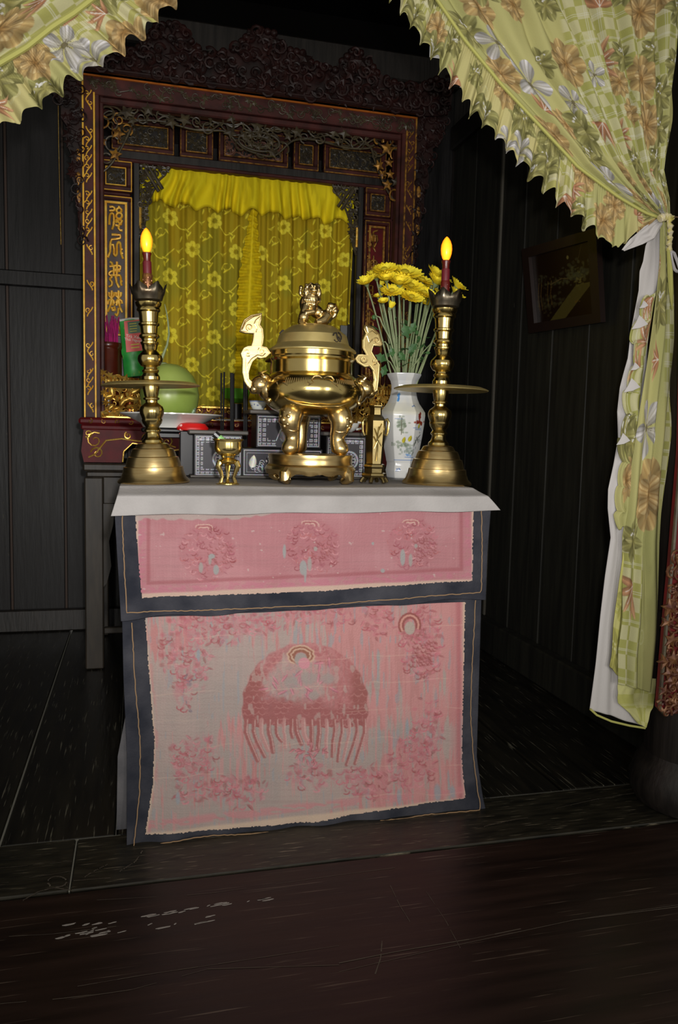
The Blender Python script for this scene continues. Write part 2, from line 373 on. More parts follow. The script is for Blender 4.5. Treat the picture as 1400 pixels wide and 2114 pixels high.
for pts, w_, z in (([(0, 2072), (120, 2062), (260, 2046), (430, 2000), (700, 1992)], .0009, 0), ([(160, 2036), (300, 2012), (450, 1990), (700, 1952)], .0009, 0), ([(700, 1988), (830, 1962), (975, 1938), (1130, 1906), (1400, 1872)], .0013, 0), ([(700, 2006), (900, 1960), (1060, 1926), (1200, 1896), (1400, 1868)], .001, 0),
  ([(775, 2010), (786, 1978), (789, 1942)], .0014, 0), ([(0, 1934), (110, 1928), (240, 1912)], .001, 0), ([(806, 1828), (826, 1870), (846, 1902)], .0008, 0), ([(200, 1858), (420, 1846), (700, 1806), (1000, 1768)], .0007, 0), ([(880, 1840), (920, 1900), (950, 1956)], .0007, 0),
  ([(172, 1812), (190, 1800), (222, 1784)], .0015, .006), ([(152, 1818), (228, 1812)], .0013, .006), ([(248, 1798), (280, 1778), (294, 1756)], .0013, .006), ([(0, 1792), (148, 1778)], .001, .006), ([(255, 1792), (300, 1784), (370, 1766)], .0009, .006), ([(48, 1858), (80, 1840), (112, 1832), (148, 1838)], .0018, .006),
  ([(118+20*math.cos(t), 1820+11*math.sin(t)) for t in np.linspace(2.4, 8.0, 14)], .0022, .006), ([(60, 1812), (100, 1806), (148, 1798)], .0009, .006), ([(1150, 1668), (1230, 1650), (1338, 1632)], .0012, .006), ([(1000, 1706), (1060, 1692), (1090, 1688)], .0012, .006)):
    q = [P(a, b, z=z-.0035) for a, b in curve_pts(pts, np.linspace(0, 1, 14))]
    for k in range(13):
        if random.random() < .12: continue
        a, b = q[k], q[k+1]; d = (b-a).normalized(); n_ = Vector((-d.y, d.x, 0))*w_*random.uniform(.5, 1.2)
        sf.add([a+n_, a-n_, b-n_, b+n_]+[v+Vector((0, 0, -.002)) for v in (a+n_, a-n_, b-n_, b+n_)], [(0, 1, 2, 3), (0, 4, 5, 1), (2, 6, 7, 3)])
sf.build('scratches', mat('scratched_wood', (84, 76, 66), .7), fl_, smooth=False)['kind'] = 'stuff'
fk.build('paint_flakes', mat('flaked_paint', (150, 144, 138), .8), fl_, smooth=False)['kind'] = 'stuff'
random.seed(21)
# back wall: wide upright boards, a rail, a skirting
wb = struct('wall_back')
xs = [-1.3, -.69, -.40, -.05, .35, .75, 1.15, 1.55, XR]
for i, (a, b) in enumerate(zip(xs[:-1], xs[1:])):
    MB().box(a+.006, b-.006, YB+random.uniform(0, .008), YB+.04, 0, 3.28, .004).build('wall_board', m_wallwood, wb, smooth=False)
for x in xs[1:4]:
    MB().box(x-.012, x+.014, YB+.01, YB+.03, 0, 3.28).build('joint_strip', mat('brown_joint', (58, 38, 24), .6), wb, smooth=False)
MB().box(-1.3, XR, YB-.03, YB, 1.915, 1.998, .006).build('rail', m_wallwood, wb, smooth=False)
MB().box(-1.3, XR, YB-.035, YB, 0, .125, .006).build('skirting', m_blackwood, wb, smooth=False)
MB().box(-1.3, XR, YB-.06, YB+.06, 3.24, 3.40, .01).build('top_beam', m_blackwood, wb, smooth=False)
m_void = mat('unlit_dark_wood', (12, 11, 10), .9, spec=.1)  # near-black colour stands for the unlit space overhead
MB().box(-1.5, XR+.2, YB+.05, YB+.1, 0, 3.3).build('backing', m_blackwood, wb, smooth=False)
MB().box(-1.8, XR+.4, YB+1.6, YB+1.65, 2.9, 4.5).build('upper_dark_sheet', m_void, wb, smooth=False)  # black sheet added so the space above the wall stays dark
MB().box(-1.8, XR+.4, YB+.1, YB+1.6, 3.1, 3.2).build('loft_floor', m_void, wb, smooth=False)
wr = struct('wall_right')
ys = [YB, 4.32, 3.955, 3.68, 3.36, 3.05, 2.76, 2.48, 2.18]
for a, b in zip(ys[1:], ys[:-1]):
    MB().box(XR+random.uniform(0, .006), XR+.04, a+.004, b-.004, 0, 2.93, .003).build('wall_board', m_wallright, wr, smooth=False)
MB().box(XR-.012, XR+.002, 3.942, 3.966, .17, 2.93, .004).build('joint_batten', mat('pale_batten', (84, 80, 70), .6), wr, smooth=False)
MB().box(XR-.03, XR+.04, 2.18, YB, 2.90, 3.04, .01).build('top_rail', m_blackwood, wr, smooth=False)
MB().box(XR-.06, XR, 2.18, YB-.04, 0, .17, .008).build('skirting', m_wallright, wr, smooth=False)
MB().box(XR+.04, XR+.08, 2.1, YB+.1, 0, 3.0).build('backing', m_blackwood, wr, smooth=False)
MB().box(XR+.9, XR+.95, 1.9, YB+1.7, 2.5, 4.5).build('upper_dark_sheet', m_void, wr, smooth=False)  # same black sheet, added above the right wall
MB().box(XR+.04, XR+.95, 1.9, YB+1.7, 2.9, 2.95).build('backing', m_blackwood, wr, smooth=False)
wl = struct('wall_left')
for i in range(6):
    MB().box(-1.36, -1.30+random.uniform(0, .005), 2.22+i*.41, 2.22+(i+1)*.41-.006, 0, 4.4, .003).build('wall_board', m_wallwood, wl, smooth=False)
ce = struct('ceiling')
for i in range(11):
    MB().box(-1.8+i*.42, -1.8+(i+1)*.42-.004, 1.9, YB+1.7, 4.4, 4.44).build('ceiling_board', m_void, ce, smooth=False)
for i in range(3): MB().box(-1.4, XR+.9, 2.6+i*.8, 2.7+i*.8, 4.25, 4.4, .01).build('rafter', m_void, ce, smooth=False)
MB().box(-1.6, 2.4, 1.93, 2.03, 2.62, 2.86, .01).build('trim_1', m_blackwood, None, smooth=False)['kind'] = 'structure'
# pillar at the right with its round plinth
pr = thing('pillar', 'round black wooden pillar at the right edge, behind the printed curtain', 'pillar', (1.735, 2.07, 0)); 
MB().lathe([(.148, .16), (.152, .6), (.15, 1.6), (.146, 3.2)], (1.735, 2.07, 0), 40).build('shaft', m_blackwood, pr)
MB().lathe([(.17, 0.003), (.185, .03), (.19, .07), (.175, .12), (.155, .15), (.15, .165)], (1.735, 2.07, 0), 40).build('plinth', m_blackwood, pr)
# ---------------------------------------------------------------- carving helpers
def spiral(mb, cx, cz, R, y, a0=0., turns=1.4, sgn=1, r=None, n=5, seg=14, out=.0):
    pts = []; r = r or R*.14
    for i in range(seg):
        t = i/(seg-1); a = a0+sgn*turns*2*math.pi*t; q = R*(1-.82*t)
        pts.append((cx+q*math.cos(a), y-out*math.sin(math.pi*t), cz+q*math.sin(a)))
    mb.tube(pts, [r*(1-.45*i/(seg-1)) for i in range(seg)], n)
def spots(bbox, ok, dmin, n, rnd):
    x0, x1, z0, z1 = bbox; out = []
    for _ in range(n*14):
        p = (rnd.uniform(x0, x1), rnd.uniform(z0, z1))
        if ok(*p) and all((p[0]-q[0])**2+(p[1]-q[1])**2 > dmin*dmin for q in out): out.append(p)
        if len(out) >= n: break
    return out
def carve(mb, bbox, ok, size, n, y, seed=1, dens=.8, leaves=.4, out=.01, link=True, rt=None):
    rnd = random.Random(seed); S = spots(bbox, ok, size*dens, n, rnd)
    for i, (x, z) in enumerate(S):
        q = rnd.random(); sz = size*rnd.uniform(.7, 1.15)
        if q < leaves: mb.leaf((x, z), sz*.62, rnd.uniform(0, 6), y-rnd.uniform(0, out), th=.008, lobes=rnd.choice((5, 5, 6)))
        else: spiral(mb, x, z, sz*.55, y-rnd.uniform(0, out), rnd.uniform(0, 6), rnd.uniform(1., 1.6), rnd.choice((-1, 1)), r=rt or sz*.09)
        if link:
            near = sorted(S, key=lambda p: (p[0]-x)**2+(p[1]-z)**2)[1:3]
            for p in near:
                mx, mz = (p[0]+x)/2+rnd.uniform(-1, 1)*size*.25, (p[1]+z)/2+rnd.uniform(-1, 1)*size*.25
                mb.tube([(x, y+.002, z), (mx, y-.003, mz), (p[0], y+.002, p[1])], rt or size*.07, 5)
    return S
def inside(poly):
    def f(x, z):
        c = False; n = len(poly)
        for i in range(n):
            (x0, z0), (x1, z1) = poly[i], poly[(i+1) % n]
            if (z0 > z) != (z1 > z) and x < (x1-x0)*(z-z0)/(z1-z0)+x0: c = not c
        return c
    return f
def frame(mb, x0, x1, z0, z1, y0, y1, wd, b=.004):
    mb.box(x0, x1, y0, y1, z1-wd, z1, b); mb.box(x0, x1, y0, y1, z0, z0+wd, b)
    mb.box(x0, x0+wd, y0, y1, z0+wd, z1-wd, b); mb.box(x1-wd, x1, y0, y1, z0+wd, z1-wd, b)
# ---------------------------------------------------------------- back table
bt = thing('back_table', 'dark wooden side table against the back wall carrying the carved shrine', 'table', (.555, 4.2, 0))
X0, X1, YF = -.245, 1.355, 3.84
MB().box(X0-.005, X1+.005, YF-.02, 4.58, .955, .993, .008).build('table_top', m_tblw, bt)
MB().box(X0+.008, X1-.008, YF-.004, 4.56, .925, .956, .008).build('moulding', m_tblw, bt)
for x in (X0, X1-.085):
    for y in (YF, 4.48): MB().box(x, x+.085, y, y+.07, 0, .926, .006).build('leg', m_tblw, bt)
MB().box(X0+.085, X1-.085, YF+.01, YF+.03, .80, .93, .004).build('apron', m_tblw, bt)
MB().box(X0+.085, X1-.085, YF+.01, YF+.04, .17, .20, .004).build('stretcher', m_tblw, bt)
MB().box(X0+.01, X0+.03, YF+.07, 4.48, .80, .93, .004).build('side_apron', m_tblw, bt)
MB().box(X0+.01, X0+.04, YF+.07, 4.48, .17, .20, .004).build('side_stretcher', m_tblw, bt)
br = MB(); br.prism([(X0+.085, .80), (X0+.16, .80), (X0+.135, .76), (X0+.13, .7), (X0+.11, .62), (X0+.12, .5), (X0+.1, .42), (X0+.085, .40)], YF+.012, YF+.028)
br.build('bracket', m_tblw, bt)
# ---------------------------------------------------------------- shrine
sh = thing('ancestral_shrine', 'tall red lacquered shrine with gilt edges and dark carved crest on the back table', 'shrine', (.555, 4.0, .995))
FY = 3.86; ZT = 2.742; OX0, OX1 = -.245, 1.355
# base: feet, apron with an arched cut, mouldings
ap = [(OX0, .997), (OX0-.012, 1.05), (OX0, 1.15), (OX1, 1.15), (OX1+.012, 1.05), (OX1, .997), (OX1-.17, .997), (OX1-.175, 1.05), (OX1-.22, 1.085), (OX1-.3, 1.07), (OX1-.34, 1.04), (OX1-.45, 1.06),
      (.6, 1.06), (.555, 1.035), (.51, 1.06), (OX0+.45, 1.06), (OX0+.34, 1.04), (OX0+.3, 1.07), (OX0+.22, 1.085), (OX0+.175, 1.05), (OX0+.17, .997)]
MB().prism(ap, FY-.03, FY+.02).build('apron', m_red, sh, smooth=False)
for s in (0, 1):
    g = MB(); f = (lambda x: x) if not s else (lambda x: 1.11-x)
    g.tube([(f(x), FY-.032, z) for x, z in ((OX0+.175, 1.0), (OX0+.18, 1.05), (OX0+.22, 1.09), (OX0+.3, 1.078), (OX0+.34, 1.048), (OX0+.45, 1.066))], .004, 6)
    for (x, z, R, a, sg) in ((OX0+.05, 1.1, .04, 1, 1), (OX0+.06, 1.04, .03, 3, -1), (OX0+.28, 1.115, .022, 0, 1), (OX0+.38, 1.1, .028, 2, -1), (OX0+.2, 1.125, .018, 2, 1), (OX0+.02, 1.13, .02, 4, 1)):
        spiral(g, f(x), z, R, FY-.032, a, 1.3, sg if not s else -sg, r=.0045)
    g.tube([(f(x), FY-.032, z) for x, z in ((OX0+.02, 1.02), (OX0+.05, 1.035), (OX0+.1, 1.1), (OX0+.17, 1.11), (OX0+.25, 1.1), (OX0+.33, 1.1), (OX0+.42, 1.075))], .0045, 6)
    g.build('gilt_scrollwork', m_gold, sh)
MB().box(OX0-.012, OX1+.012, FY-.035, FY+.03, 1.148, 1.172, .006).box(OX0-.022, OX1+.022, FY-.045, FY+.04, 1.172, 1.205, .01).build('base_moulding', m_red, sh)
g = MB(); rnd = random.Random(3)
for i in range(26):
    x = OX0+.03+i*.0615; spiral(g, x, 1.188, .012, FY-.046, rnd.uniform(0, 6), 1, rnd.choice((-1, 1)), r=.003)
g.build('gilt_studs', m_oldgold, sh)['kind'] = 'stuff'
MB().box(OX0, OX1, FY+.0, 4.55, 1.17, 1.20).build('shrine_floor', m_red, sh, smooth=False)
# outer posts, header (bevelled boards with a sunk, ornamented face)
for s, (a, b) in enumerate(((OX0, -.17), (1.28, OX1))):
    po_ = MB().box(a, b, FY+.008, FY+.07, 1.205, ZT, .003).build('post', m_brown, sh, smooth=False)
    g = MB()
    for x in (a+.004, b-.022): g.box(x-.004, x+.004, FY-.001, FY+.012, 1.205, ZT-.006-(0.07 if x > a+.01 and s == 0 or x < b-.03 and s == 1 else 0), .002)
    if s == 1: g = MB(); g.box(b-.008, b, FY-.001, FY+.012, 1.205, ZT-.006, .002); g.box(a+.018, a+.026, FY-.001, FY+.012, 1.205, ZT-.07, .002)
    g.build('gilt_edge', m_goldp if s == 0 else m_oldgold, po_)
    g = MB(); r2 = random.Random(9+s); cx = (a+b)/2-.008+(.016 if s else 0); z = 1.23
    while z < ZT-.1:
        sg = r2.choice((-1, 1))
        if r2.random() < (.85 if z < 1.45 or z > 2.35 else .7):
            g.tube([(cx+sg*.012*math.cos(t*3), FY+.007, z+.045*t) for t in np.linspace(0, 1, 7)], .003, 5)
            spiral(g, cx+sg*.008, z+.03, .012, FY+.006, r2.uniform(0, 6), 1, sg, r=.0028)
        z += .04
    g.build('gilt_vine', m_goldp if s == 0 else m_oldgold, po_)['kind'] = 'stuff'
    MB().box(-.170 if s == 0 else 1.262, -.152 if s == 0 else 1.28, FY+.02, FY+.07, 1.205, ZT-.08, .004).build('inner_moulding', m_brown, sh, smooth=False)
MB().box(OX0, OX1, FY+.006, FY+.08, ZT-.085, ZT, .003).build('header', m_brown, sh, smooth=False)
MB().box(OX0-.0, OX1, FY-.002, FY+.012, ZT-.009, ZT, .002).build('gilt_edge', mat('copper_gilt', (214, 120, 44), .4, .5), sh)
MB().box(-.17, 1.28, FY+.016, FY+.07, ZT-.115, ZT-.085, .006).build('header_moulding', m_brown, sh)
g = MB(); carve(g, (OX0+.03, OX1-.03, ZT-.07, ZT-.02), lambda x, z: True, .035, 70, FY+.004, seed=4, dens=.7, leaves=.25, out=.002, rt=.0026)
g.build('header_ornament', m_darkcarve, sh)
# crest: solid board of the outline with deep cloud and scroll relief, leaning on the header
co = [(OX0-.06, ZT+.02), (OX0-.05, ZT+.13), (-.12, ZT+.12), (-.02, 2.86), (.03, 2.90), (.08, 2.98), (.14, 3.0), (.2, 2.99), (.235, 2.94), (.3, 2.89), (.345, 2.90), (.385, 2.915), (.43, 2.93), (.47, 2.97), (.51, 3.015), (.56, 3.035), (.62, 3.03), (.66, 2.99),
      (.70, 2.965), (.76, 2.96), (.80, 2.925), (.86, 2.91), (.92, 2.905), (.955, 2.95), (1.0, 3.0), (1.045, 3.0), (1.09, 2.965), (1.13, 2.92), (1.18, 2.90), (1.26, 2.875), (1.33, 2.885), (1.38, 2.90), (1.44, 2.93), (1.50, 2.915), (1.53, 2.86), (1.52, 2.80), (1.46, ZT+.01), (OX1, ZT), (OX0, ZT)]
cb_ = MB().prism(co, FY-.02, FY+.02).build('crest_board', m_crest, sh, smooth=False)
inc = inside(co); g = MB()
S = carve(g, (OX0-.05, 1.52, ZT+.01, 3.03), lambda x, z: inc(x, z) and inc(x, min(z+.012, 9)), .062, 230, FY-.03, seed=11, dens=.62, leaves=.18, out=.02, rt=.0075)
top = [p for p in co if p[1] > 2.85]
for i in range(len(top)-1):
    (xa, za), (xb, zb) = top[i], top[i+1]; k = max(1, int(math.hypot(xb-xa, zb-za)/.03))
    for j in range(k):
        t = j/k; g.ell((xa+(xb-xa)*t, FY-.018, za+(zb-za)*t-.006), (.02, .022, .018), 8, 6)
for (x, z) in S[::2]: g.ell((x, FY-.03, z), (.014, .016, .014), 8, 5)
g.build('crest_relief', m_crest, cb_)
MB().box(OX0-.02, OX1+.02, FY-.045, FY+.02, ZT, ZT+.022, .008).build('crest_moulding', m_crest, sh)
# side wings flaring outwards
wg = [(OX1, ZT+.01), (1.46, ZT+.01), (1.52, 2.80), (1.515, 2.74), (1.49, 2.71), (1.495, 2.66), (1.47, 2.62), (1.44, 2.60), (1.445, 2.54), (1.415, 2.5), (1.425, 2.46), (1.42, 2.42), (1.40, 2.38), (1.405, 2.3), (1.385, 2.24), (1.375, 2.18), (1.365, 2.1), (OX1, 1.98)]
for s in (0, 1):
    f = (lambda x: x) if s == 0 else (lambda x: 1.11-x)
    sw_ = MB().prism([(f(x), z) for x, z in wg], FY-.0, FY+.045).build('side_wing', m_crest, sh, smooth=False)
    g = MB(); iw = inside([(f(x), z) for x, z in wg])
    carve(g, (min(f(OX1), f(1.52)), max(f(OX1), f(1.52)), 2.0, ZT), lambda x, z: iw(x, z), .045, 40, FY-.004, seed=20+s, dens=.7, leaves=.3, out=.006, rt=.004)
    g.build('wing_relief', m_crest, sw_)
    g = MB()
    for z in (2.38, 2.28, 2.2): g.ell((f(1.372), FY-.004, z), (.012, .006, .03), 8, 6)
    g.build('gilt_wing_tips', m_oldgold, sw_)['kind'] = 'stuff'
# front openwork valance of vines
def zlow(x):
    e = min(x+.17, 1.28-x)
    z = 2.578+.010*math.sin(x*17)-.085*math.exp(-((x-.565)/.13)**4)
    if e < .15: z = min(z, 2.33+.24*(max(e, 0)/.15)**1.6)
    return z
g = MB(); gg = MB(); okv = lambda x, z: z > zlow(x)
rnd = random.Random(31)
for k in range(3):
    zc = 2.625-k*.022; pts = []
    for i in range(121):
        x = -.165+1.44*i/120; z = max(zc+.022*math.sin(x*27+k*2.1)+.012*math.sin(x*51+k), zlow(x)+.004); pts.append((x, FY+.045-.006*math.sin(x*40+k), min(z, 2.64)))
    g.tube(pts, .0042, 5)
S = spots((-.16, 1.27, 2.3, 2.635), okv, .040, 150, rnd)
for (x, z) in S:
    edge = min(x+.17, 1.28-x); m_ = gg if (edge < .12 and rnd.random() < .8) else g
    q = rnd.random(); sz = rnd.uniform(.026, .042)
    if q < .38: m_.leaf((x, z), sz*.9, rnd.uniform(0, 6), FY+.03-rnd.uniform(0, .015), th=.008, lobes=5)
    elif q < .8: m_.tube([(x+sz*.8*math.cos(t), FY+.036+.004*math.sin(t*2), z+sz*.8*math.sin(t)) for t in np.linspace(q*9, q*9+5.2, 13)], .0042, 5)
    else: spiral(m_, x, z, sz*.8, FY+.038, rnd.uniform(0, 6), rnd.uniform(.9, 1.5), rnd.choice((-1, 1)), r=.0042)
pts = [(x, FY+.04, zlow(x)) for x in np.linspace(-.165, 1.275, 110)]; g.tube(pts, .0045, 6)
for a in np.linspace(0, 2*math.pi, 9)[:-1]: g.leaf((.565+.06*math.cos(a), 2.55+.03*math.sin(a)), .022, a, FY+.025, lobes=5)
for R in (.03, .055): g.tube([(.565+R*1.8*math.cos(a), FY+.03, 2.545+R*.8*math.sin(a)) for a in np.linspace(0, 2*math.pi, 25)[:-1]], .005, 6, closed=True)
g.build('openwork_valance', m_darkcarve, sh); gg.build('gilt_valance_ends', m_oldgold, sh)['kind'] = 'stuff'
# inner layer
IY = 4.10
def ip(px, py): return P(px, py, y=IY)
MB().box(-.20, 1.32, IY+.02, IY+.05, 2.66, 2.74).build('inner_top_rail', m_brown, sh, smooth=False)
MB().box(-.24, 1.35, FY+.07, 4.5, 2.70, 2.73).build('shrine_roof', m_crest, sh, smooth=False)
for x in (-.245, 1.335): MB().box(x, x+.02, FY+.07, 4.5, 1.2, 2.7).build('side_panel', m_crest, sh, smooth=False)
MB().box(-.24, 1.35, 4.5, 4.52, 1.2, 2.7).build('back_panel', m_blackwood, sh, smooth=False)
def rail(name, x0, x1, z0, z1, m_=None, pr=0.): MB().box(x0, x1, IY-.012-pr, IY+.03, z0, z1, .005).build(name, m_ or m_blackwood, sh)
rail('lintel', -.2, 1.32, 2.462, 2.505); rail('lintel_bead', -.2, 1.32, 2.448, 2.466, m_brown, .006)
rail('upper_rail', -.2, 1.32, 2.655, 2.69, m_brown)
for x in (-.022, 1.12): rail('inner_post', x, x+.032, 1.2, 2.462)
for x in (-.205, 1.305): rail('outer_stile', x, x+.022, 1.2, 2.66, m_brown)
def panel(x0, x1, z0, z1, kind, seed):
    """framed panel: moulded frame, gilt line, dark fretwork behind"""
    f = MB(); frame(f, x0, x1, z0, z1, IY-.016, IY+.02, .028 if kind != 'text' else .02, .006); fo = f.build('panel_frame', m_brown, sh)
    e = MB(); frame(e, x0+.003, x1-.003, z0+.003, z1-.003, IY-.019, IY-.01, .0045, .001)
    k = .03 if kind != 'text' else .026
    frame(e, x0+k, x1-k, z0+k, z1-k, IY-.012, IY-.004, .005 if kind != 'text' else .011, .001)
    right = (x0+x1)/2 > .9
    e.build('gilt_line', m_goldp if (kind == 'text' or x1 < .1) and not right else m_oldgold, fo)
    MB().box(x0+.02, x1-.02, IY+.004, IY+.012, z0+.02, z1-.02).build('panel_board', mat('panel_grey_brown', (78, 62, 56), .4, col2=(66, 50, 46), nscale=10) if kind == 'text' and not right else (m_red if kind == 'text' else m_blackwood), fo, smooth=False)
    if kind == 'fret':
        g = MB(); n = int((x1-x0)*(z1-z0)*2600)
        carve(g, (x0+.035, x1-.035, z0+.035, z1-.035), lambda x, z: True, .03, n, IY+.002, seed=seed, dens=.7, leaves=.35, out=.006, rt=.0035); g.build('fretwork', m_darkcarve, fo)
    if kind == 'oval':
        g = MB()
        for i in range(4):
            cx = x0+(x1-x0)*(.14+.24*i)
            g.tube([(cx+.036*math.cos(a), IY-.0, (z0+z1)/2+.04*math.sin(a)) for a in np.linspace(0, 6.283, 17)[:-1]], .005, 6, closed=True)
            g.leaf((cx, (z0+z1)/2), .024, i, IY, lobes=6)
        carve(g, (x0+.035, x1-.035, z0+.035, z1-.035), lambda x, z: True, .03, 50, IY+.002, seed=seed, leaves=.3, out=.004, rt=.003); g.build('fretwork', mat('copper_carving', (116, 78, 62), .4), fo)
    return fo
panel(-.125, .175, 2.50, 2.66, 'fret', 1)
panel(.2, .365, 2.50, 2.66, 'fret', 2)
panel(.39, .745, 2.50, 2.66, 'oval', 3)
panel(.77, .905, 2.50, 2.66, 'fret', 4)
panel(.93, 1.27, 2.50, 2.66, 'fret', 5)
panel(-.183, -.025, 2.305, 2.452, 'fret', 6)
panel(1.158, 1.30, 2.305, 2.452, 'fret', 7)
tl_ = panel(-.183, -.025, 1.25, 2.285, 'text', 8)
tr_ = panel(1.158, 1.30, 1.25, 2.285, 'text', 9)
for x in (-.2, 1.155): rail('side_rail', x, x+.165, 2.287, 2.303, m_brown)
# seal-script characters, raised and gilt
E_ = lambda cx, cy, rx, ry, n=12: [(cx+rx*math.cos(6.2832*i/n), cy+ry*math.sin(6.2832*i/n)) for i in range(n+1)]
LCH = [
 [[(120,205),(170,200),(205,225),(190,260),(120,265)],[(118,485),(120,400),(128,325),(160,300),(188,320),(190,420),(182,500),(160,560)],E_(270,262,40,40),E_(272,345,46,46),[(270,195),(270,220)],[(215,450),(265,400),(320,420),(300,460),(260,500),(212,488)],[(222,402),(268,450),(315,485)],[(265,500),(262,540),(290,572),(322,570)]],
 [[(155,635),(288,642),(294,690),(240,702),(152,712),(135,760),(132,900),(95,995)],[(140,795),(180,792),(192,860),(192,950),(215,975),(236,940),(236,800),(258,748),(290,765),(297,850),(298,920),(332,1015)],[(300,870),(322,858)],[(302,935),(328,920)]],
 [[(128,1060),(160,1078),(168,1120)],[(120,1132),(240,1118),(292,1125),(292,1175),(200,1182)],[(188,1120),(188,1285)],[(236,1060),(236,1290)],[(290,1205),(150,1205),(112,1232),(120,1272),(285,1270),(300,1320),(298,1380),(312,1435)],[(160,1290),(122,1330),(162,1375),(158,1425),(108,1452)],[(215,1290),(232,1385),(272,1465)],[(298,1370),(322,1358)]],
 [[(115,1535),(115,1590),(155,1625),(193,1590),(193,1535)],[(155,1510),(155,1645)],[(225,1535),(225,1590),(262,1622),(300,1590),(300,1535)],[(262,1510),(262,1645)],[(92,1725),(105,1665),(150,1640),(188,1668),(195,1715)],[(155,1650),(132,1755),(95,1842)],[(160,1660),(180,1745)],[(225,1705),(238,1660),(262,1640),(312,1668),(320,1715)],[(265,1655),(282,1765),(322,1850)],[(250,1660),(228,1745)],[(160,1770),(168,1820),(200,1812)],[(195,1755),(212,1825)],[(208,1868),(235,1905),(255,1865),(262,1780)]],
 [[(290,1960),(255,1992),(255,2050),(285,2110),(300,2180)],[(200,1960),(205,2030),(190,2120)],[(225,2080),(215,2200)],[(180,2190),(300,2200)]]]
RCH = [
 [E_(185,270,38,72),[(170,212),(168,305)],[(203,212),(205,305)],E_(190,345,26,24),[(288,185),(240,208),(240,375),(266,422)],[(240,242),(280,240),(288,300),(250,372)],[(262,242),(262,312)]],
 [[(145,468),(200,470),(206,502),(145,506)],[(178,512),(142,558),(150,620),(134,658)],[(180,540),(186,692)],E_(245,550,40,36),[(205,550),(285,550)],[(245,465),(245,590)],[(200,610),(292,610)],[(215,585),(275,640)]],
 [[(175,790),(175,890),(236,890),(236,790),(175,790)],[(175,842),(236,842)],[(138,912),(264,912)],[(182,915),(172,968),(134,992)],[(222,915),(228,968),(268,990)]],
 [[(200,1040),(140,1092)],[(200,1040),(262,1098)],[(150,1112),(190,1132),(148,1172)],[(200,1072),(200,1240)],[(250,1112),(214,1136),(256,1170)],[(158,1230),(158,1192),(200,1176),(238,1192),(238,1232)]],
 [[(150,1330),(250,1330)],[(200,1290),(200,1480)],[(150,1400),(250,1400)],E_(200,1540,36,40),[(160,1620),(240,1640)]],
 [[(150,1762),(215,1742)],[(130,1785),(235,1772)],[(172,1750),(150,1832)],[(190,1792),(218,1842)],[(195,1700),(200,1790)]]]
def chars(src, ox, oy, k, m_, r, root):
    for ch in src:
        g = MB()
        for st in ch:
            pts = []
            q = curve_pts(st, np.linspace(0, 1, max(6, len(st)*3)))
            for a in q: v = P(ox+a[0]/k, oy+a[1]/k, y=IY-.004); pts.append(v)
            g.tube(pts, r, 6)
        g.build('character', m_, root, angle=60)
chars(LCH, 210, 400, 7.55, m_goldp, .0062, tl_); chars(RCH, 725, 440, 5.283, m_oldgold, .0055, tr_)
# corner brackets of the opening
for s in (0, 1):
    f = (lambda x: x) if s == 0 else (lambda x: 1.13-x)
    g = MB(); o = [(f(.01), 2.448), (f(.16), 2.448), (f(.14), 2.41), (f(.1), 2.39), (f(.075), 2.34), (f(.05), 2.3), (f(.045), 2.2), (f(.01), 2.10)]
    ib = inside(o)
    carve(g, (min(f(.01), f(.16)), max(f(.01), f(.16)), 2.1, 2.45), ib, .034, 34, IY-.004, seed=50+s, dens=.6, leaves=.3, out=.01, rt=.005)
    for (a, b, c, d) in ((.035, 2.425, .1, 2.325), (.055, 2.432, .118, 2.338)): g.tube([(f(a), IY-.012, b), (f(c), IY-.012, d)], .009, 6)
    g.tube([(f(x), IY-.004, z) for x, z in ((.01, 2.44), (.15, 2.44), (.13, 2.41), (.1, 2.38), (.07, 2.32), (.045, 2.26), (.03, 2.15), (.012, 2.1))], .006, 6)
    g.build('corner_bracket', m_darkcarve, sh)
    g = MB(); g.tube([(f(.012), IY-.01, z) for z in (2.24, 2.2, 2.14)], .008, 6); g.build('gilt_bracket_tip', m_gold, sh)
# gilt openwork brackets on the front, low at each side
for s in (0, 1):
    f = (lambda x: x) if s == 0 else (lambda x: 1.11-x)
    o = [(f(-.17), 1.212), (f(-.17), 1.42), (f(-.12), 1.405), (f(-.06), 1.40), (f(-.02), 1.37), (f(.0), 1.31), (f(.05), 1.27), (f(.12), 1.235), (f(.14), 1.212)]
    ib = inside(o); g = MB()
    rnd = random.Random(70+s)
    S = spots((min(f(-.17), f(.14)), max(f(-.17), f(.14)), 1.21, 1.42), ib, .02, 95, rnd)
    for (x, z) in S:
        q = rnd.random(); sz = rnd.uniform(.016, .03)
        if q < .4: g.leaf((x, z), sz, rnd.uniform(0, 6), FY+.03-rnd.uniform(0, .02), th=.008, lobes=rnd.choice((5, 7)))
        elif q < .6: g.ell((x, FY+.02, z), (sz*.9, .014, sz*.55), 8, 6, Matrix.Rotation(rnd.uniform(0, 3), 3, 'Y'))
        else: spiral(g, x, z, sz, FY+.03, rnd.uniform(0, 6), 1.3, rnd.choice((-1, 1)), r=.004)
    g.tube([(f(x), FY+.03, z) for x, z in o[1:]], .006, 6)
    for k in range(9):  # combed beast's back along the top of the bracket
        x = -.15+k*.016; g.tube([(f(x), FY+.012, 1.40-.001*k), (f(x+.006), FY+.002, 1.385), (f(x+.004), FY+.008, 1.365)], .0055, 5)
    g.build('gilt_openwork_bracket', m_gold, sh)
MB().box(-.17, 1.28, FY+.02, FY+.034, 1.205, 1.217, .003).build('gilt_threshold', m_gold, sh)
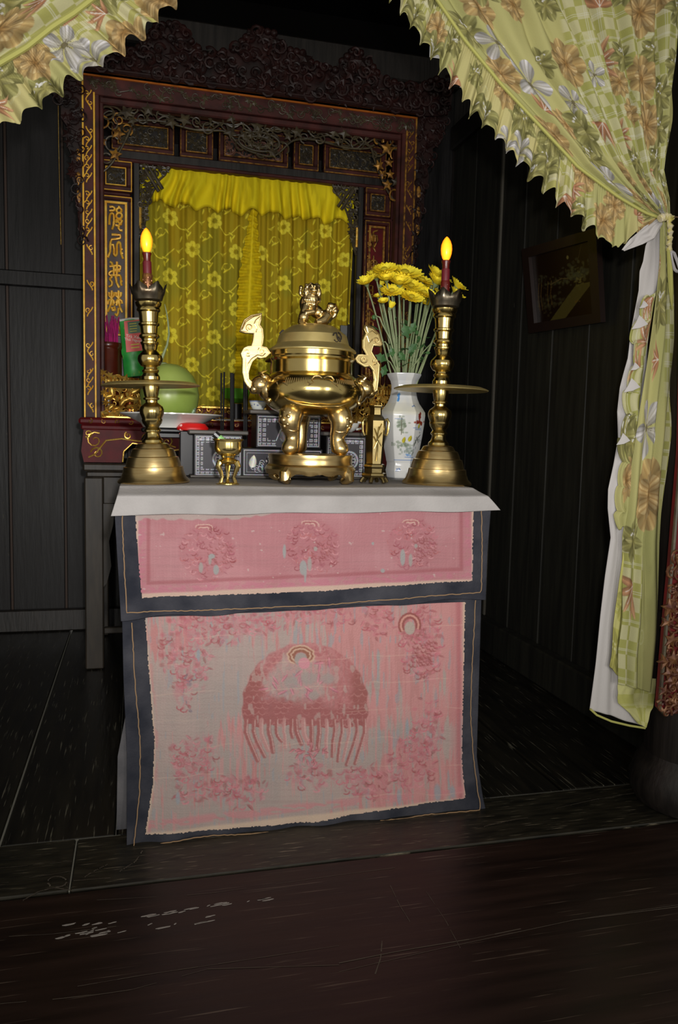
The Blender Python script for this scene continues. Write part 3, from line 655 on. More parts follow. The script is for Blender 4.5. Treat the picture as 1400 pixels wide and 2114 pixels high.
# lower panel of the inner layer, red with gilt dragon scrolls
MB().box(-.02, 1.13, IY-.02, IY+.02, 1.2, 1.27, .004).build('lower_panel', m_red, sh)
MB().box(-.02, 1.13, IY-.028, IY+.02, 1.27, 1.285, .004).build('gilt_line', m_gold, sh)
g = MB(); carve(g, (.01, 1.1, 1.21, 1.265), lambda x, z: True, .04, 60, IY-.022, seed=91, dens=.65, leaves=.2, out=.004, rt=.0035); g.build('gilt_scrolls', m_gold, sh)
# ---------------------------------------------------------------- lace curtain inside the shrine
lc = thing('lace_curtain', 'sheer yellow lace curtain with flower pattern and gathered top frill, closing the shrine opening', 'curtain', (.56, 4.16, 2.44))
OLV = (186, 158, 26)
def lace_print(u, v, seed, base=OLV, hi=(226, 212, 62), n=26):
    p = Paint(u, v, base); p.al = np.full(u.shape, .74); p.alm = 1
    p.mix(sst(.4, .7, vn(u*9, v*.7, 6, seed, 2))*.6, (188, 168, 36)); p.mix(sst(.5, .7, vn(u*5, v*2, 2, seed+5, 2))*.35, (140, 150, 50))
    rnd = random.Random(seed); lo = (212, 194, 46)
    W_, H_ = u.max(), v.max(); k = 0; y = .06
    while y < H_+.05:
        x = .05+(.118 if k % 2 else 0)
        while x < W_+.05:
            R = .042*rnd.uniform(.94, 1.06)
            a0 = rnd.uniform(0, 1)
            for j in range(6):
                fx, fy = x+R*.62*math.cos(a0+j*1.047), y+R*.62*math.sin(a0+j*1.047); p.disc(fx, fy, R*.40, R*.40, hi, .95, .25); p.line([(x, y), (x+R*.55*math.cos(a0+j*1.047), y+R*.55*math.sin(a0+j*1.047))], .0016, (170, 152, 30), .8)
            p.disc(x, y, .007, .007, (150, 134, 20))
            for j in range(5): p.petal(x-.05-.004*j, y+.015+.007*(j-2), 2.5+.35*j, .03, .01, hi, lo)
            q = [(x+.03, y+.02)]
            for j in range(10): q.append((x+.03+.012*j, y+.03+.03*math.sin(j*.45)))
            p.line(q, .0035, hi)
            q = [(x-.05+.025*math.cos(a)*(1-a*.1), y+.07+.025*math.sin(a)*(1-a*.1)) for a in np.linspace(0, 5, 12)]; p.line(q, .003, hi)
            for (dx, dy, an) in ((.075, .05, .5), (.085, .07, 1.4), (.11, .06, 2.2), (.06, .09, 1.9), (-.03, .06, .9), (-.045, .085, 2.4), (.04, -.05, -1.2), (.055, -.045, -.4)):
                p.petal(x+dx, y+dy, an, .034, .016, hi, lo)
            x += .235
        y += .145; k += 1
    return p
rnd = random.Random(2)
for s, (xa, xb) in enumerate(((.0, .60), (.58, 1.115))):
    nt, ns = 400, 230; T, S = np.meshgrid(np.linspace(0, 1, nt), np.linspace(0, 1, ns), indexing='ij')
    X = xa+(xb-xa)*S; Z = 2.43-(2.43-1.275-.02*s)*T
    X = X+.004*np.sin(T*9)*(S > .9)
    Y = IY+.05+.012*np.sin(S*44+s+2*vn(S*3, T*2, 1, 5))+.006*np.sin(S*97)+.01*vn(S*8, T*3, 1, 8)
    pr_ = lace_print(S*(xb-xa)*1.06, T*1.15, 10+s)
    ce_ = sst(.06, .0, (1-S) if s == 0 else S)
    pr_.mix(ce_*.5, (196, 172, 12))
    grid('lace_panel', X, Y, Z, m_lace, lc, rgb=pr_.rgb(1.25), alpha=np.clip(pr_.al, 0, 1))
# gathered frill where the two panels meet, widening downwards
nt, ns = 260, 70; T, S = np.meshgrid(np.linspace(0, 1, nt), np.linspace(-1, 1, ns), indexing='ij')
wd = .018+.042*sst(0, .35, T)+.004*np.sin(T*120+S*2)+.008*(vn(T*12, S*0, 1, 9)-.5); X = .575-.035*T+S*wd; Z = 2.30-(2.30-1.28)*T-.02*np.abs(S)
Y = IY+.026+.010*np.sin(T*210+np.abs(S)*4+4*vn(T*9, S, 1, 5))*np.abs(S)**.7+.010*np.abs(S)
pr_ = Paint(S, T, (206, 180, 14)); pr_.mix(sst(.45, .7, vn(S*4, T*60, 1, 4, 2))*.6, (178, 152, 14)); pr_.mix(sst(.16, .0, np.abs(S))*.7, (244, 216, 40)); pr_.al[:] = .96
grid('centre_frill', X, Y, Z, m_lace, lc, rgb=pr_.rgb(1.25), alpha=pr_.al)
nt, ns = 60, 420; T, S = np.meshgrid(np.linspace(0, 1, nt), np.linspace(0, 1, ns), indexing='ij')
X = .02+1.09*S; Z = 2.452-(.17+.02*vn(S*16, S*0, 1, 3)+.012*np.sin(S*60))*T-.02*np.sin(S*3.14)*0
Y = IY+.02+(.016*np.sin(S*120+2*vn(S*9, T, 1, 3)*6)+.01*np.sin(S*47))*(.35+T*.8)
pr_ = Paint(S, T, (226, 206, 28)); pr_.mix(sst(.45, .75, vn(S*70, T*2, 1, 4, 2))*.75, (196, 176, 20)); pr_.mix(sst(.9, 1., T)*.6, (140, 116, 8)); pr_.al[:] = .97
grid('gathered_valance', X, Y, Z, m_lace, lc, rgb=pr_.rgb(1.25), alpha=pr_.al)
# ---------------------------------------------------------------- altar table with its cloths
at = thing('altar_table', 'wooden altar table almost hidden under the pink embroidered frontal', 'table', (.49, 2.38, 0))
MB().box(-.035, 1.01, 2.20, 2.565, .955, .993, .004).build('table_top', m_blackwood, at)
for x in (-.02, .94):
    for y in (2.215, 2.50): MB().box(x, x+.06, y, y+.05, 0, .955, .004).build('leg', m_blackwood, at)
MB().box(.04, .94, 2.23, 2.25, .85, .955).build('apron', m_blackwood, at)
MB().box(.04, .94, 2.515, 2.535, .85, .955).build('apron', m_blackwood, at)
# middle table behind
mt = thing('offering_table', 'low-edged dusty wooden table between the draped altar and the shrine', 'table', (.5, 3.1, 0))
MB().box(.0, 1.10, 2.575, 3.35, .965, .998, .006).build('table_top', m_dust, mt)
for x in (.03, 1.02):
    for y in (2.6, 3.26): MB().box(x, x+.05, y, y+.05, 0, .966, .004).build('leg', m_dust, mt)
MB().box(.08, 1.02, 2.61, 2.63, .88, .966).build('apron', m_dust, mt)
# undercloth seen beside the frontal's lower corners
uc = MB(); 
YC = 2.188
tag(MB().prism([(-.030, .98), (1.012, .98), (1.014, .34), (1.034, .22), (1.036, .035), (-.060, .025), (-.056, .24), (-.034, .36)], 2.193, 2.198).box(-.034, -.030, 2.198, 2.5, .03, .98).box(1.012, 1.016, 2.198, 2.5, .03, .98).build('undercloth', m_undercloth, None), 'plain grey undercloth around the altar table, showing beside the frontal', 'cloth')
def cloth_y(px, py, y0, amp, seed):
    return y0 - amp*(vn(px/90., py/260., 1, seed, 2)-.3)-amp*.35*np.sin(px/23.+py/400.)
def frontal(root, Lo, Ro, Li, Ri, ti, bi, y0, painter, seed, nt, ns, lip=0.):
    """outer boundary Lo/Ro, inner field boundary functions -> field + indigo border + couched thread"""
    px, py, S, T = patch(Lo, Ro, nt, ns, y0)
    py = py+1.6*np.sin(px/31.+seed)*T**8*2.2
    Yw = cloth_y(px, py, y0, .008, seed)
    Yw = Yw-.010*sst(.93, 1., T)*(.5+.5*np.sin(px/17.))*lip-.02*sst(.75, 1, T)*lip
    X, _, Z = unproj(px, py, y0); Y = Yw
    lx = np.interp(py, [p[1] for p in Li], [p[0] for p in Li]); rx = np.interp(py, [p[1] for p in Ri], [p[0] for p in Ri])
    ty = np.interp(px, [p[0] for p in ti], [p[1] for p in ti]); by = np.interp(px, [p[0] for p in bi], [p[1] for p in bi])
    fr = 2.4*(vn(px/3., py/3., 1, 3)-.5)
    ins = (px > lx+fr) & (px < rx+fr) & (py > ty) & (py < by+fr)
    q = ins[:-1, :-1] & ins[1:, 1:]
    c_ = painter(px, py); g_ = c_.mean(-1, keepdims=True); rgb = (g_+(c_-g_)*.80)*np.array([.76, .80, .84])*(1.14 if lip else 1.)
    Yf = Y+.0015
    grid('embroidered_field', X, Y-.0016, Z, m_emb, root, rgb=rgb, mask=q, flip=True)
    o = grid('border', X, Y, Z, m_navy, root, mask=~q, thick=.002)
def thread(root, pts, y0, r=.0016, m_=None, jit=.8, name='couched_thread', lip=0.):
    q = curve_pts(pts, np.linspace(0, 1, int(sum(math.hypot(b[0]-a[0], b[1]-a[1]) for a, b in zip(pts[:-1], pts[1:]))/7)+3))
    rnd = random.Random(len(q)); g = MB(); V = []
    for a in q:
        ax, ay = a[0]+rnd.uniform(-jit, jit), a[1]+rnd.uniform(-jit, jit)
        v = P(ax, ay, y=y0); v.y = float(cloth_y(np.array([ax]), np.array([ay]), y0, .008, root['seed_'])[0])-.0022-lip*(.022*float(sst(1610, 1735, np.array(ay+(ax-262)*.098)))+.011*float(sst(1690, 1742, np.array(ay+(ax-262)*.098)))); V.append(v)
    g.tube(V, r, 5); return g.build(name, m_ or m_thread, root)
def embellish(p, rnd, cx, cy, R, kind):
    """round medallion of a long-tailed bird: crest curl, scaled body, tail plumes"""
    d1, d2, lt, gy = (152, 74, 72), (186, 96, 98), (222, 150, 150), (164, 146, 136)
    u, v = p.u, p.v; d = np.hypot((u-cx)/R, (v-cy)/R)
    if kind == 'big':
        wu = u+9*(vn(u/22, v/22, 1, 61, 2)-.5); wv = v+9*(vn(u/22, v/22, 1, 62, 2)-.5); d = np.hypot((wu-cx)/R, (wv-cy)/R)
        nz = vn(u/16, v/16, 1, 5, 3); nf = vn(u/4, v/7, 1, 6, 2)
        low_edge = cy+R*(.34+.10*(vn(u/14, v*0, 1, 66, 2)-.5))
        body = sst(1.0, .96, d)*(wv < low_edge); hole = sst(.62, .40, np.hypot((wu-cx+R*.12)/R/.95, (wv-cy+R*.42)/R/.72)+.35*(nz-.5))
        p.mix(body*(1-hole*.85)*(.55+.45*nz), (182, 98, 96)); p.mix(body*sst(.45, .6, nf)*.35, (208, 134, 130))
        side = sst(1.0, .97, d)*sst(.60, .80, np.abs(wu-cx)/R+.15*(nz-.5))*sst(cy-R*.75, cy-R*.45, wv)*(wv < low_edge)
        p.mix(side*.8, (158, 84, 76))
        low = sst(1.0, .96, d)*sst(cy-R*.16, cy+R*.04, wv+R*.25*(nz-.5)-(wu-cx)*.12)*(wv < low_edge); p.mix(low*.75, (164, 86, 82))
        a = ((wu-cx)/R*9+((np.floor((wv-cy)/R*11) % 2)*.5)) % 1-.5; b = ((wv-cy)/R*11) % 1
        sc_ = (np.abs(np.hypot(a*1.15, b)-.62) < .09)*sst(1.0, .96, d)*(wv < low_edge)*(1-hole)
        p.mix(sc_*.42*sst(.3, .55, nz), (206, 138, 128))
        p.mix(body*sst(.66, .72, vn(u/9, v/20, 1, 67, 2))*.6, (186, 156, 142))
        for i in range(17):   # tail plumes hanging down both sides
            s = -1 if i < 7 else 1; j = i if i < 7 else i-7; kx = (.05 if s > 0 else 0)
            x0 = cx+s*R*(.93-.12*j); y0 = cy+R*.28
            q = [(x0, y0-R*.05), (x0+s*R*.01, y0+R*.14), (x0-s*R*(.05-.008*j), y0+R*(.3+kx-.02*j)), (x0-s*R*(.17-.03*j)+rnd.uniform(-4, 4), y0+R*(.54+kx*3-.05*j+.06*(j % 2)+rnd.uniform(-.05, .05)))]
            q = [tuple(a_) for a_ in curve_pts(q, np.linspace(0, 1, 8))]
            p.line(q, R*rnd.uniform(.03, .05), (168, 92, 86) if j % 3 < 2 else (194, 130, 122), .85); p.line([(a_+2.5, b_) for a_, b_ in q], R*.012, (206, 160, 148), .7)
        for i in range(24):
            a = rnd.uniform(0, 6.28); q = rnd.uniform(.1, .8)*R
            x, y = cx+q*math.cos(a)*.8, cy-R*.45+q*math.sin(a)*.55
            p.petal(x, y, rnd.uniform(0, 6.28), R*.17, R*.06, (222, 130, 140), (196, 100, 118), edge=1.5, a=.7)
        for (x, y, r_) in ((.05, -.42, .17), (-.22, -.35, .15), (.35, -.42, .14), (.13, -.15, .11)): p.disc(cx+x*R, cy+y*R, r_*R, r_*R*.8, gy, .8, .5)
        for k in range(4):   # crest curl
            p.line([(cx-R*.07+R*(.2-.03*k)*math.cos(t)+R*.012*math.sin(t*9), cy-R*.78+R*(.15-.025*k)*math.sin(t)) for t in list(np.linspace(2.2, 6.9, 18))], R*.026, (156, 94, 70) if k % 2 else (206, 160, 130), .8)
        p.disc(cx-.07*R, cy-.72*R, R*.11, R*.12, gy, 1)
        p.disc(cx-.02*R, cy-.66*R, R*.1, R*.1, (214, 130, 138), .9)
        for i in range(26):
            a = rnd.uniform(-.5, 3.6); x, y = cx+R*.05+R*.34*math.cos(a)*rnd.random(), cy+R*(.72+.22*rnd.random()*math.sin(a))
            p.petal(x, y, rnd.uniform(0, 6), R*.12, R*.05, (190, 96, 100), (216, 136, 140), edge=1.2, a=.8)
    else:
        p.mix(sst(1.0, .85, d)*.30*(.4+.6*vn(u/9, v/9, 1, int(cx), 2)), (178, 84, 92))
        for i in range(150):
            a = rnd.uniform(0, 6.283); q = R*math.sqrt(rnd.random())*.95; x, y = cx+q*math.cos(a), cy+q*math.sin(a)
            c_ = rnd.choice(((150, 62, 66), (206, 112, 120), (226, 150, 150), (172, 84, 96), (196, 100, 96)))
            if rnd.random() < .55: p.petal(x, y, rnd.uniform(0, 6.28), R*.2, R*.06, c_, c_, edge=1.2, a=.42)
            else: p.line([(x+R*.09*math.cos(t), y+R*.07*math.sin(t)) for t in np.linspace(0, rnd.uniform(2, 4.5), 7)], 1.3, c_, .5)
        for j in range(6):
            for i in range(9):
                x = cx+R*(.0+.1*i+rnd.uniform(-.03, .03)); y = cy+R*(-.2+.12*j+rnd.uniform(-.03, .03)+.05*math.sin(i))
                if math.hypot(x-cx, y-cy) < R*.95 and rnd.random() < .75: p.line([(x, y), (x+R*.03, y+R*.06), (x+R*.08, y+R*.06)], 1.5, (160, 80, 78), .45)
        for k in range(3): p.line([(cx-R*.1+R*(.3-.07*k)*math.cos(t)+rnd.uniform(-1, 1), cy-R*.72+R*(.18-.05*k)*math.sin(t)+1.5*math.sin(t*3)) for t in np.linspace(3.4, 6.4, 10)], 1.6, (222, 172, 150) if k != 1 else (176, 96, 92), .65)
        for (x, y, a, b) in rnd.choice((((.1, .3, .07, .2), (-.2, .55, .09, .22)), ((.1, .08, .08, .1), (-.1, .6, .09, .3)))): p.disc(cx+x*R, cy+y*R, a*R, b*R, (170, 156, 146), .9, .4)
def weave(p):
    u, v = p.u, p.v
    p.mix((vn(u/60, v/2.2, 1, 91, 1)-.5)*.3, (146, 104, 100)); p.mix((vn(u/2.2, v/60, 1, 92, 1)-.5)*.25, (226, 166, 160))
def paint_upper(u, v):
    p = Paint(u, v, (196, 126, 128)); rnd = random.Random(5)
    p.mix(sst(.4, .7, vn(u/70, v/60, 1, 4, 3))*.35, (186, 104, 108)); p.mix(sst(.55, .8, vn(u/110, v/80, 1, 9, 2))*.4, (214, 140, 140))
    weave(p)
    e = np.minimum(np.minimum(u-283, 975-u), 1228-v-(u-290)*.045)
    p.mix(sst(26, 10, e)*.5*sst(.35, .6, vn(u/9, v/5, 1, 6, 2)), (206, 106, 128))
    p.mix(sst(30, 24, e)*sst(18, 22, e)*.5, (168, 78, 84))
    p.mix(sst(5, 0, e)*.9, (214, 178, 150))
    # frayed pale strip along the top
    tb = np.interp(u, [280, 480, 600, 760, 980], [1072, 1072, 1055, 1054, 1044])+6*(vn(u/12, v*0, 1, 3)-.5)
    p.mix(sst(tb+2, tb-2, v)*.85, (186, 164, 150))
    for cx, cy, R in ((427, 1137, 62), (645, 1128, 60), (852, 1122, 56)): embellish(p, rnd, cx, cy, R, 'small')
    for cx, cy, a, b in ((587, 1138, 4, 17), (626, 1172, 9, 18), (830, 1150, 6, 20), (630, 1182, 3, 24), (437, 1148, 8, 6), (446, 1176, 7, 12), (770, 1122, 3, 4), (790, 1178, 5, 5)): p.disc(cx, cy, a, b, (164, 158, 152), .95, .3)
    p.mix(sst(.86, .9, vn(u/8, v/8, 1, 12, 2))*.7, (206, 176, 164))
    return p.rgb(1.0)
def paint_lower(u, v):
    p = Paint(u, v, (176, 150, 138)); rnd = random.Random(7)
    p.mix(sst(.4, .7, vn(u/60, v/90, 1, 14, 3))*.5, (160, 144, 134)); weave(p)
    st = vn(u/5.5, v/55, 1, 22, 3); reg = vn(u/120, v/110, 1, 23, 2)
    right = sst(560, 900, u)*.16+sst(1420, 1260, v)*.12-sst(1480, 1660, v)*sst(700, 500, u)*.1
    p.mix(sst(.60, .68, st*.55+reg*.45+right)*.9, (196, 122, 116)); p.mix(sst(.62, .66, vn(u/4, v/70, 1, 31, 2)*.6+reg*.4+right*.8)*.6, (206, 134, 128))
    p.mix(sst(.72, .76, vn(u/6, v/40, 1, 33, 2))*.55, (150, 150, 152))
    # scattered clouds and sprigs of embroidery
    def cluster(cx, cy, rx, ry, n, cs):
        for i in range(n):
            a = rnd.uniform(0, 6.283); q = math.sqrt(rnd.random()); x, y = cx+rx*q*math.cos(a), cy+ry*q*math.sin(a)
            c_ = rnd.choice(cs); k = rnd.random()
            if k < .5: p.petal(x, y, rnd.uniform(0, 6.28), rnd.uniform(9, 18), rnd.uniform(4, 8), c_, c_, edge=1.5, a=.5)
            elif k < .8: p.line([(x+7*math.cos(t), y+5*math.sin(t)) for t in np.linspace(0, rnd.uniform(2, 4.5), 6)], 1.8, c_, .6)
            else: p.disc(x, y, 8, 7, c_, .5, .7)
        d_ = np.hypot((p.u-cx)/rx/1.1, (p.v-cy)/ry/1.1); p.mix(sst(1.1, .5, d_+.5*(vn(p.u/14, p.v/20, 1, n, 2)-.5))*sst(.38, .6, vn(p.u/5, p.v/9, 1, n+5, 2))*.5, (194, 116, 118))
    reds = ((176, 76, 80), (206, 102, 112), (160, 82, 80), (214, 130, 134), (190, 92, 104))
    cluster(385, 1345, 55, 88, 150, reds); cluster(455, 1295, 60, 40, 60, reds); cluster(640, 1270, 120, 20, 60, reds); cluster(520, 1290, 60, 26, 50, reds)
    cluster(400, 1560, 52, 40, 60, reds); cluster(490, 1630, 60, 32, 90, reds); cluster(395, 1610, 40, 50, 46, reds)
    cluster(870, 1330, 44, 78, 190, reds); cluster(780, 1275, 34, 40, 60, reds); cluster(880, 1500, 34, 60, 70, reds); cluster(850, 1570, 50, 60, 90, reds)
    cluster(760, 1610, 70, 32, 80, reds); cluster(635, 1600, 48, 30, 40, reds); cluster(380, 1430, 20, 40, 14, ((120, 104, 120), (176, 76, 80)))
    for k in range(3): p.line([(845+ (22-4*k)*math.cos(t), 1290+(24-4*k)*math.sin(t)) for t in np.linspace(2.6, 6.6, 12)], 3, (158, 82, 74) if k % 2 == 0 else (210, 140, 120))
    p.disc(845, 1296, 12, 15, (176, 158, 140), .9)
    for j in range(6):
        for i in range(6): x_, y_ = 856+8*i+rnd.uniform(-3, 3)-2*j, 1325+9*j+rnd.uniform(-3, 3)+2*math.sin(i); p.line([(x_, y_), (x_+3, y_+4), (x_+7, y_+4)], 2., (158, 76, 74), .5)
    embellish(p, rnd, 630, 1455, 131, 'big')
    L_ = np.interp(v, [1270, 1400, 1530, 1620, 1720], [297, 308, 318, 315, 300]); e = np.minimum(u-L_, 957-u)
    p.mix(sst(20, 12, 957-u)*sst(6, 9, 957-u)*.7, (170, 80, 84)); p.mix(sst(34, 20, 957-u)*.4, (200, 120, 118))
    p.mix(sst(14, 4, u-L_)*.5*sst(.4, .6, vn(u/5, v/20, 1, 41)), (206, 120, 114))
    bl = np.interp(u, [300, 960], [1716, 1644]); p.mix(sst(30, 22, bl-v)*sst(8, 14, bl-v)*.6*sst(.4, .5, vn(u/30, v/8, 1, 42, 2)), (206, 118, 120))
    p.mix(sst(6, 0, np.minimum(e, bl-v))*.9, (206, 172, 142))
    for (x, y, a, b) in ((820, 1640, 6, 20), (900, 1632, 9, 22), (930, 1630, 7, 16), (840, 1500, 4, 24), (1000, 1500, 4, 20), (367, 1645, 6, 16), (410, 1352, 4, 18)): p.disc(x, y, a, b, (150, 152, 156), .8, .5)
    for y in range(1300, 1700, 57): p.mix(sst(1.6, 0, np.abs(v-y-4*vn(u/60, v*0, 1, y, 2)*3+(u-600)*.05))*sst(.4, .6, vn(u/50, v/50, 1, y))*.35, (222, 178, 150))
    return p.rgb(1.0)
lo = thing('lower_altar_frontal', 'faded pink embroidered frontal with a large bird medallion, hanging to the floor', 'cloth', (.49, 2.17, 0)); lo['seed_'] = 3
frontal(lo, [(252, 1262), (255, 1400), (262, 1560), (262, 1742)], [(993, 1228), (988, 1400), (984, 1560), (995, 1670)],
    [(297, 1250), (308, 1400), (318, 1530), (315, 1620), (298, 1720)], [(960, 1230), (956, 1400), (953, 1560), (957, 1650)], [(250, 1277), (1000, 1239)], [(250, 1722), (320, 1715), (640, 1690), (800, 1664), (960, 1642)], 2.178, paint_lower, 3, 390, 480, lip=1.)
thread(lo, [(272, 1285), (278, 1400), (290, 1540), (288, 1640), (276, 1738), (400, 1716), (640, 1700), (800, 1680), (983, 1660), (976, 1560), (970, 1470), (972, 1400), (978, 1280), (980, 1238)], 2.178, lip=1.)
up = thing('upper_altar_frontal', 'pink valance with three round bird medallions and a dark border, above the long frontal', 'cloth', (.49, 2.15, .64)); up['seed_'] = 6
frontal(up, [(236, 1046), (243, 1160), (250, 1278)], [(1014, 1036), (1006, 1140), (1002, 1236)], [(277, 1040), (284, 1140), (293, 1240)], [(978, 1030), (974, 1200), (973, 1240)], [(230, 1020), (1020, 1020)], [(250, 1238), (330, 1232), (640, 1222), (800, 1210), (975, 1199)], 2.160, paint_upper, 6, 210, 480)
thread(up, [(252, 1050), (256, 1160), (262, 1264), (500, 1256), (640, 1250), (800, 1238), (992, 1222), (994, 1130), (993, 1045)], 2.160)
del lo['seed_']; del up['seed_']
# grey runner laid over the table top, its front edge hanging down
rn = []
nt, ns = 60, 300; T, S = np.meshgrid(np.linspace(0, 1, nt), np.linspace(0, 1, ns), indexing='ij')
X0_ = -.052+.0*S; 
back = T < .5
tt = np.clip(T/.5, 0, 1); t2 = np.clip((T-.5)/.5, 0, 1)
xl = np.where(back, -.048, -.048-.022*t2); xr = np.where(back, .992, .992+.062*t2**.8)
X = xl+(xr-xl)*S; Y = np.where(back, 2.56-(2.56-2.205)*tt, 2.205-.064*sst(0, .3, t2)-.003*np.sin(X*30)*t2)
Z = np.where(back, .9985+.0015*np.sin(X*9), .9985-(.070-.012*S)*t2-.004*sst(0, .2, t2)+.002*np.sin(X*19)*t2)+.010*S*(~back)*0
tag(grid('table_runner', X, Y, Z, m_greycloth, None, thick=.003), 'pale grey cloth laid over the altar top with its edge hanging over the frontal', 'cloth')
# ---------------------------------------------------------------- candlesticks
K = 1.409e-3
def prof(rows, base, k): return [(r*k, (base-y)*k) for y, r in rows]
def candlestick(loc, label, tilt=0.):
    t = thing('candlestick', label, 'candlestick', loc, 'brass candlesticks with wide drip plates'); z0 = 1006
    L = lambda rows, name, m_, n=48: MB().lathe([(r*K, loc[2]+(z0-y)*K) for y, r in rows], (loc[0], loc[1], 0), n).build(name, m_, t, angle=28)
    L([(1006, 66), (1005, 72), (1002, 73), (999, 71), (994, 66), (984, 62), (976, 60.5), (973, 60), (972, 56), (962, 54), (953, 51), (951.5, 47), (942, 44), (936, 41), (934.5, 36), (929, 33), (926, 31), (924, 25)], 'foot', m_brassr, 56)
    L([(926, 20), (923, 22), (918, 21), (914, 17), (908, 14.5), (903, 14), (901, 17), (898, 17.5), (895, 15), (892, 13.5), (888, 16), (884, 19), (878, 21), (875, 20), (872, 21), (864, 24), (857, 24.5), (850, 22), (846, 17), (842, 12), (838, 12), (836, 16), (833, 16.5), (831, 13), (826, 14.5), (815, 16.5), (808, 16.5)], 'lower_stem', m_brass)
    L([(809, 16), (808.5, 40), (808.5, 88), (809.5, 97.5), (807.5, 98.5), (804.5, 92), (802, 84), (800.5, 60), (800, 16)], 'drip_plate', m_brassd, 64)
    L([(801, 15), (796, 18.5), (790, 18.5), (783, 14.5), (780, 16.5), (777, 17), (775, 14), (771, 13), (768, 19), (760, 24), (754, 25), (748, 23.5), (742, 18), (737, 13.5), (733, 15), (727, 16), (724, 18), (721, 18), (719, 15), (715, 15.5), (711, 20.5), (707, 20), (704, 16), (696, 16.5), (690, 17.5), (687, 21), (684, 21), (682, 18), (672, 18.5), (662, 20), (659, 23.5), (656, 23.5), (653, 22), (648, 25.5), (643, 26.5), (641, 22)], 'upper_stem', m_brass)
    n = 72; vs = []; fs = []
    for j, (y, r) in enumerate(((641, 22), (638, 28), (630, 30.5), (622, 32.5), (612, 34.5))):
        for k in range(n):
            a = 6.2832*k/n; f = abs(((k/12.+.5) % 1)-.5)*2; yy = y if j < 3 else (y+4 if j == 3 else 617-13*(1-f)**1.1+(3 if f > .9 else 0)); rr = r+(3 if j == 4 and f < .3 else 0)
            vs.append((loc[0]+rr*K*math.cos(a), loc[1]+rr*K*math.sin(a), loc[2]+(z0-yy)*K))
    for j in range(4):
        for k in range(n): fs.append((j*n+k, j*n+(k+1) % n, j*n+n+(k+1) % n, j*n+n+k))
    fs.append(tuple(range(n-1, -1, -1)))
    cr = MB().add(vs, fs).build('spiked_crown', m_tin, t, angle=40); md = cr.modifiers.new('t', 'SOLIDIFY'); md.thickness = .0012
    t.rotation_euler = (0, tilt, 0); return t
def ecandle(loc, label, sleeve, tilt=0.):
    t = thing('electric_candle', label, 'candle', loc, 'electric candles on the candlesticks')
    L = lambda rows, name, m_, n=24: MB().lathe([(r*K, loc[2]+(640-y)*K) for y, r in rows], (loc[0], loc[1], 0), n).build(name, m_, t)
    s = MB().lathe([(r*K, loc[2]+(640-y)*K) for y, r in ((640, 8), (628, 9), (620, 8), (610, 10), (600, 9.5), (590, 10), (586, 9))], (loc[0], loc[1], 0), 16)
    for i in range(26):
        a = i*2.4; y = 590+i*1.9; s.ell((loc[0]+8.5*K*math.cos(a), loc[1]+8.5*K*math.sin(a), loc[2]+(640-y)*K), (.0035, .0035, .004), 6, 4)
    s.build('ornamented_sleeve', sleeve, t)
    L([(587, 8.6), (565, 8.6), (562, 8.2)], 'coloured_sleeve', m_wax); L([(562, 7), (552, 7.5), (547, 9.2), (545, 9)], 'socket', m_socket)
    L([(546, 4), (540, 8), (532, 10.6), (523, 11.6), (514, 10.8), (506, 8), (500, 4.2), (497, .8)], 'bulb', m_bulb)
    t.rotation_euler = (0, tilt, 0); return t
TL = -.032
candlestick((.045, 2.33, 1.0), 'tall brass candlestick with drip plate on the left end of the altar', TL)
d_ = 366*K; ecandle((.045+math.sin(TL)*d_, 2.33, 1.0+math.cos(TL)*d_), 'red candle with glowing orange bulb on the left candlestick, in front of yellow lace', m_sleeve, TL)
kk = K; K = 1.551e-3*.985
candlestick((.933, 2.36, 1.0), 'tall brass candlestick with drip plate on the right end of the altar', .012)
ecandle((.938, 2.36, 1.0+366*K), 'dark red candle with glowing orange bulb on the right candlestick, beside the flowers', m_socket)
K = kk
# ---------------------------------------------------------------- the large censer
KC = 1.50e-3; CX, CY = .524, 2.40; ZB = 1.0
cen = thing('incense_burner', 'large polished brass tripod incense burner with lion lid on a footed stand', 'censer', (CX, CY, ZB))
cz = lambda y: ZB+(1001-y)*KC
cxx = lambda px: CX+(px-647)*KC
def CL(rows, name, m_, n=64, ang=25): return MB().lathe([(r*KC, cz(y)) for y, r in rows], (CX, CY, 0), n).build(name, m_, cen, angle=ang)
CL([(972, 78), (968, 90), (965, 91), (962, 88), (957, 87), (950, 87.5), (945, 88.5), (942, 88), (941, 80), (941, 40)], 'stand_top', m_brassr)
st = MB(); n = 96; vs = []; fs = []
for j, (y, r) in enumerate(((970, 84), (966, 92), (972, 95), (980, 93))):
    for k in range(n):
        a = 6.2832*k/n; vs.append((CX+r*KC*math.cos(a), CY+r*KC*math.sin(a), cz(y)))
for k in range(n):
    a = 6.2832*k/n; f = .5+.5*math.cos(4*(a-math.pi/4)); yy = 978+7*abs(math.sin(6*a))*(1-f)+14*f**6
    vs.append((CX+92*KC*math.cos(a), CY+92*KC*math.sin(a), cz(yy)))
for k in range(n): a = 6.2832*k/n; vs.append((CX+84*KC*math.cos(a), CY+84*KC*math.sin(a), vs[4*n+k][2]+.003))
for j in range(5):
    for k in range(n): fs.append((j*n+k, j*n+(k+1) % n, j*n+n+(k+1) % n, j*n+n+k))
st.add(vs, fs); st.build('stand_apron', m_brassr, cen)
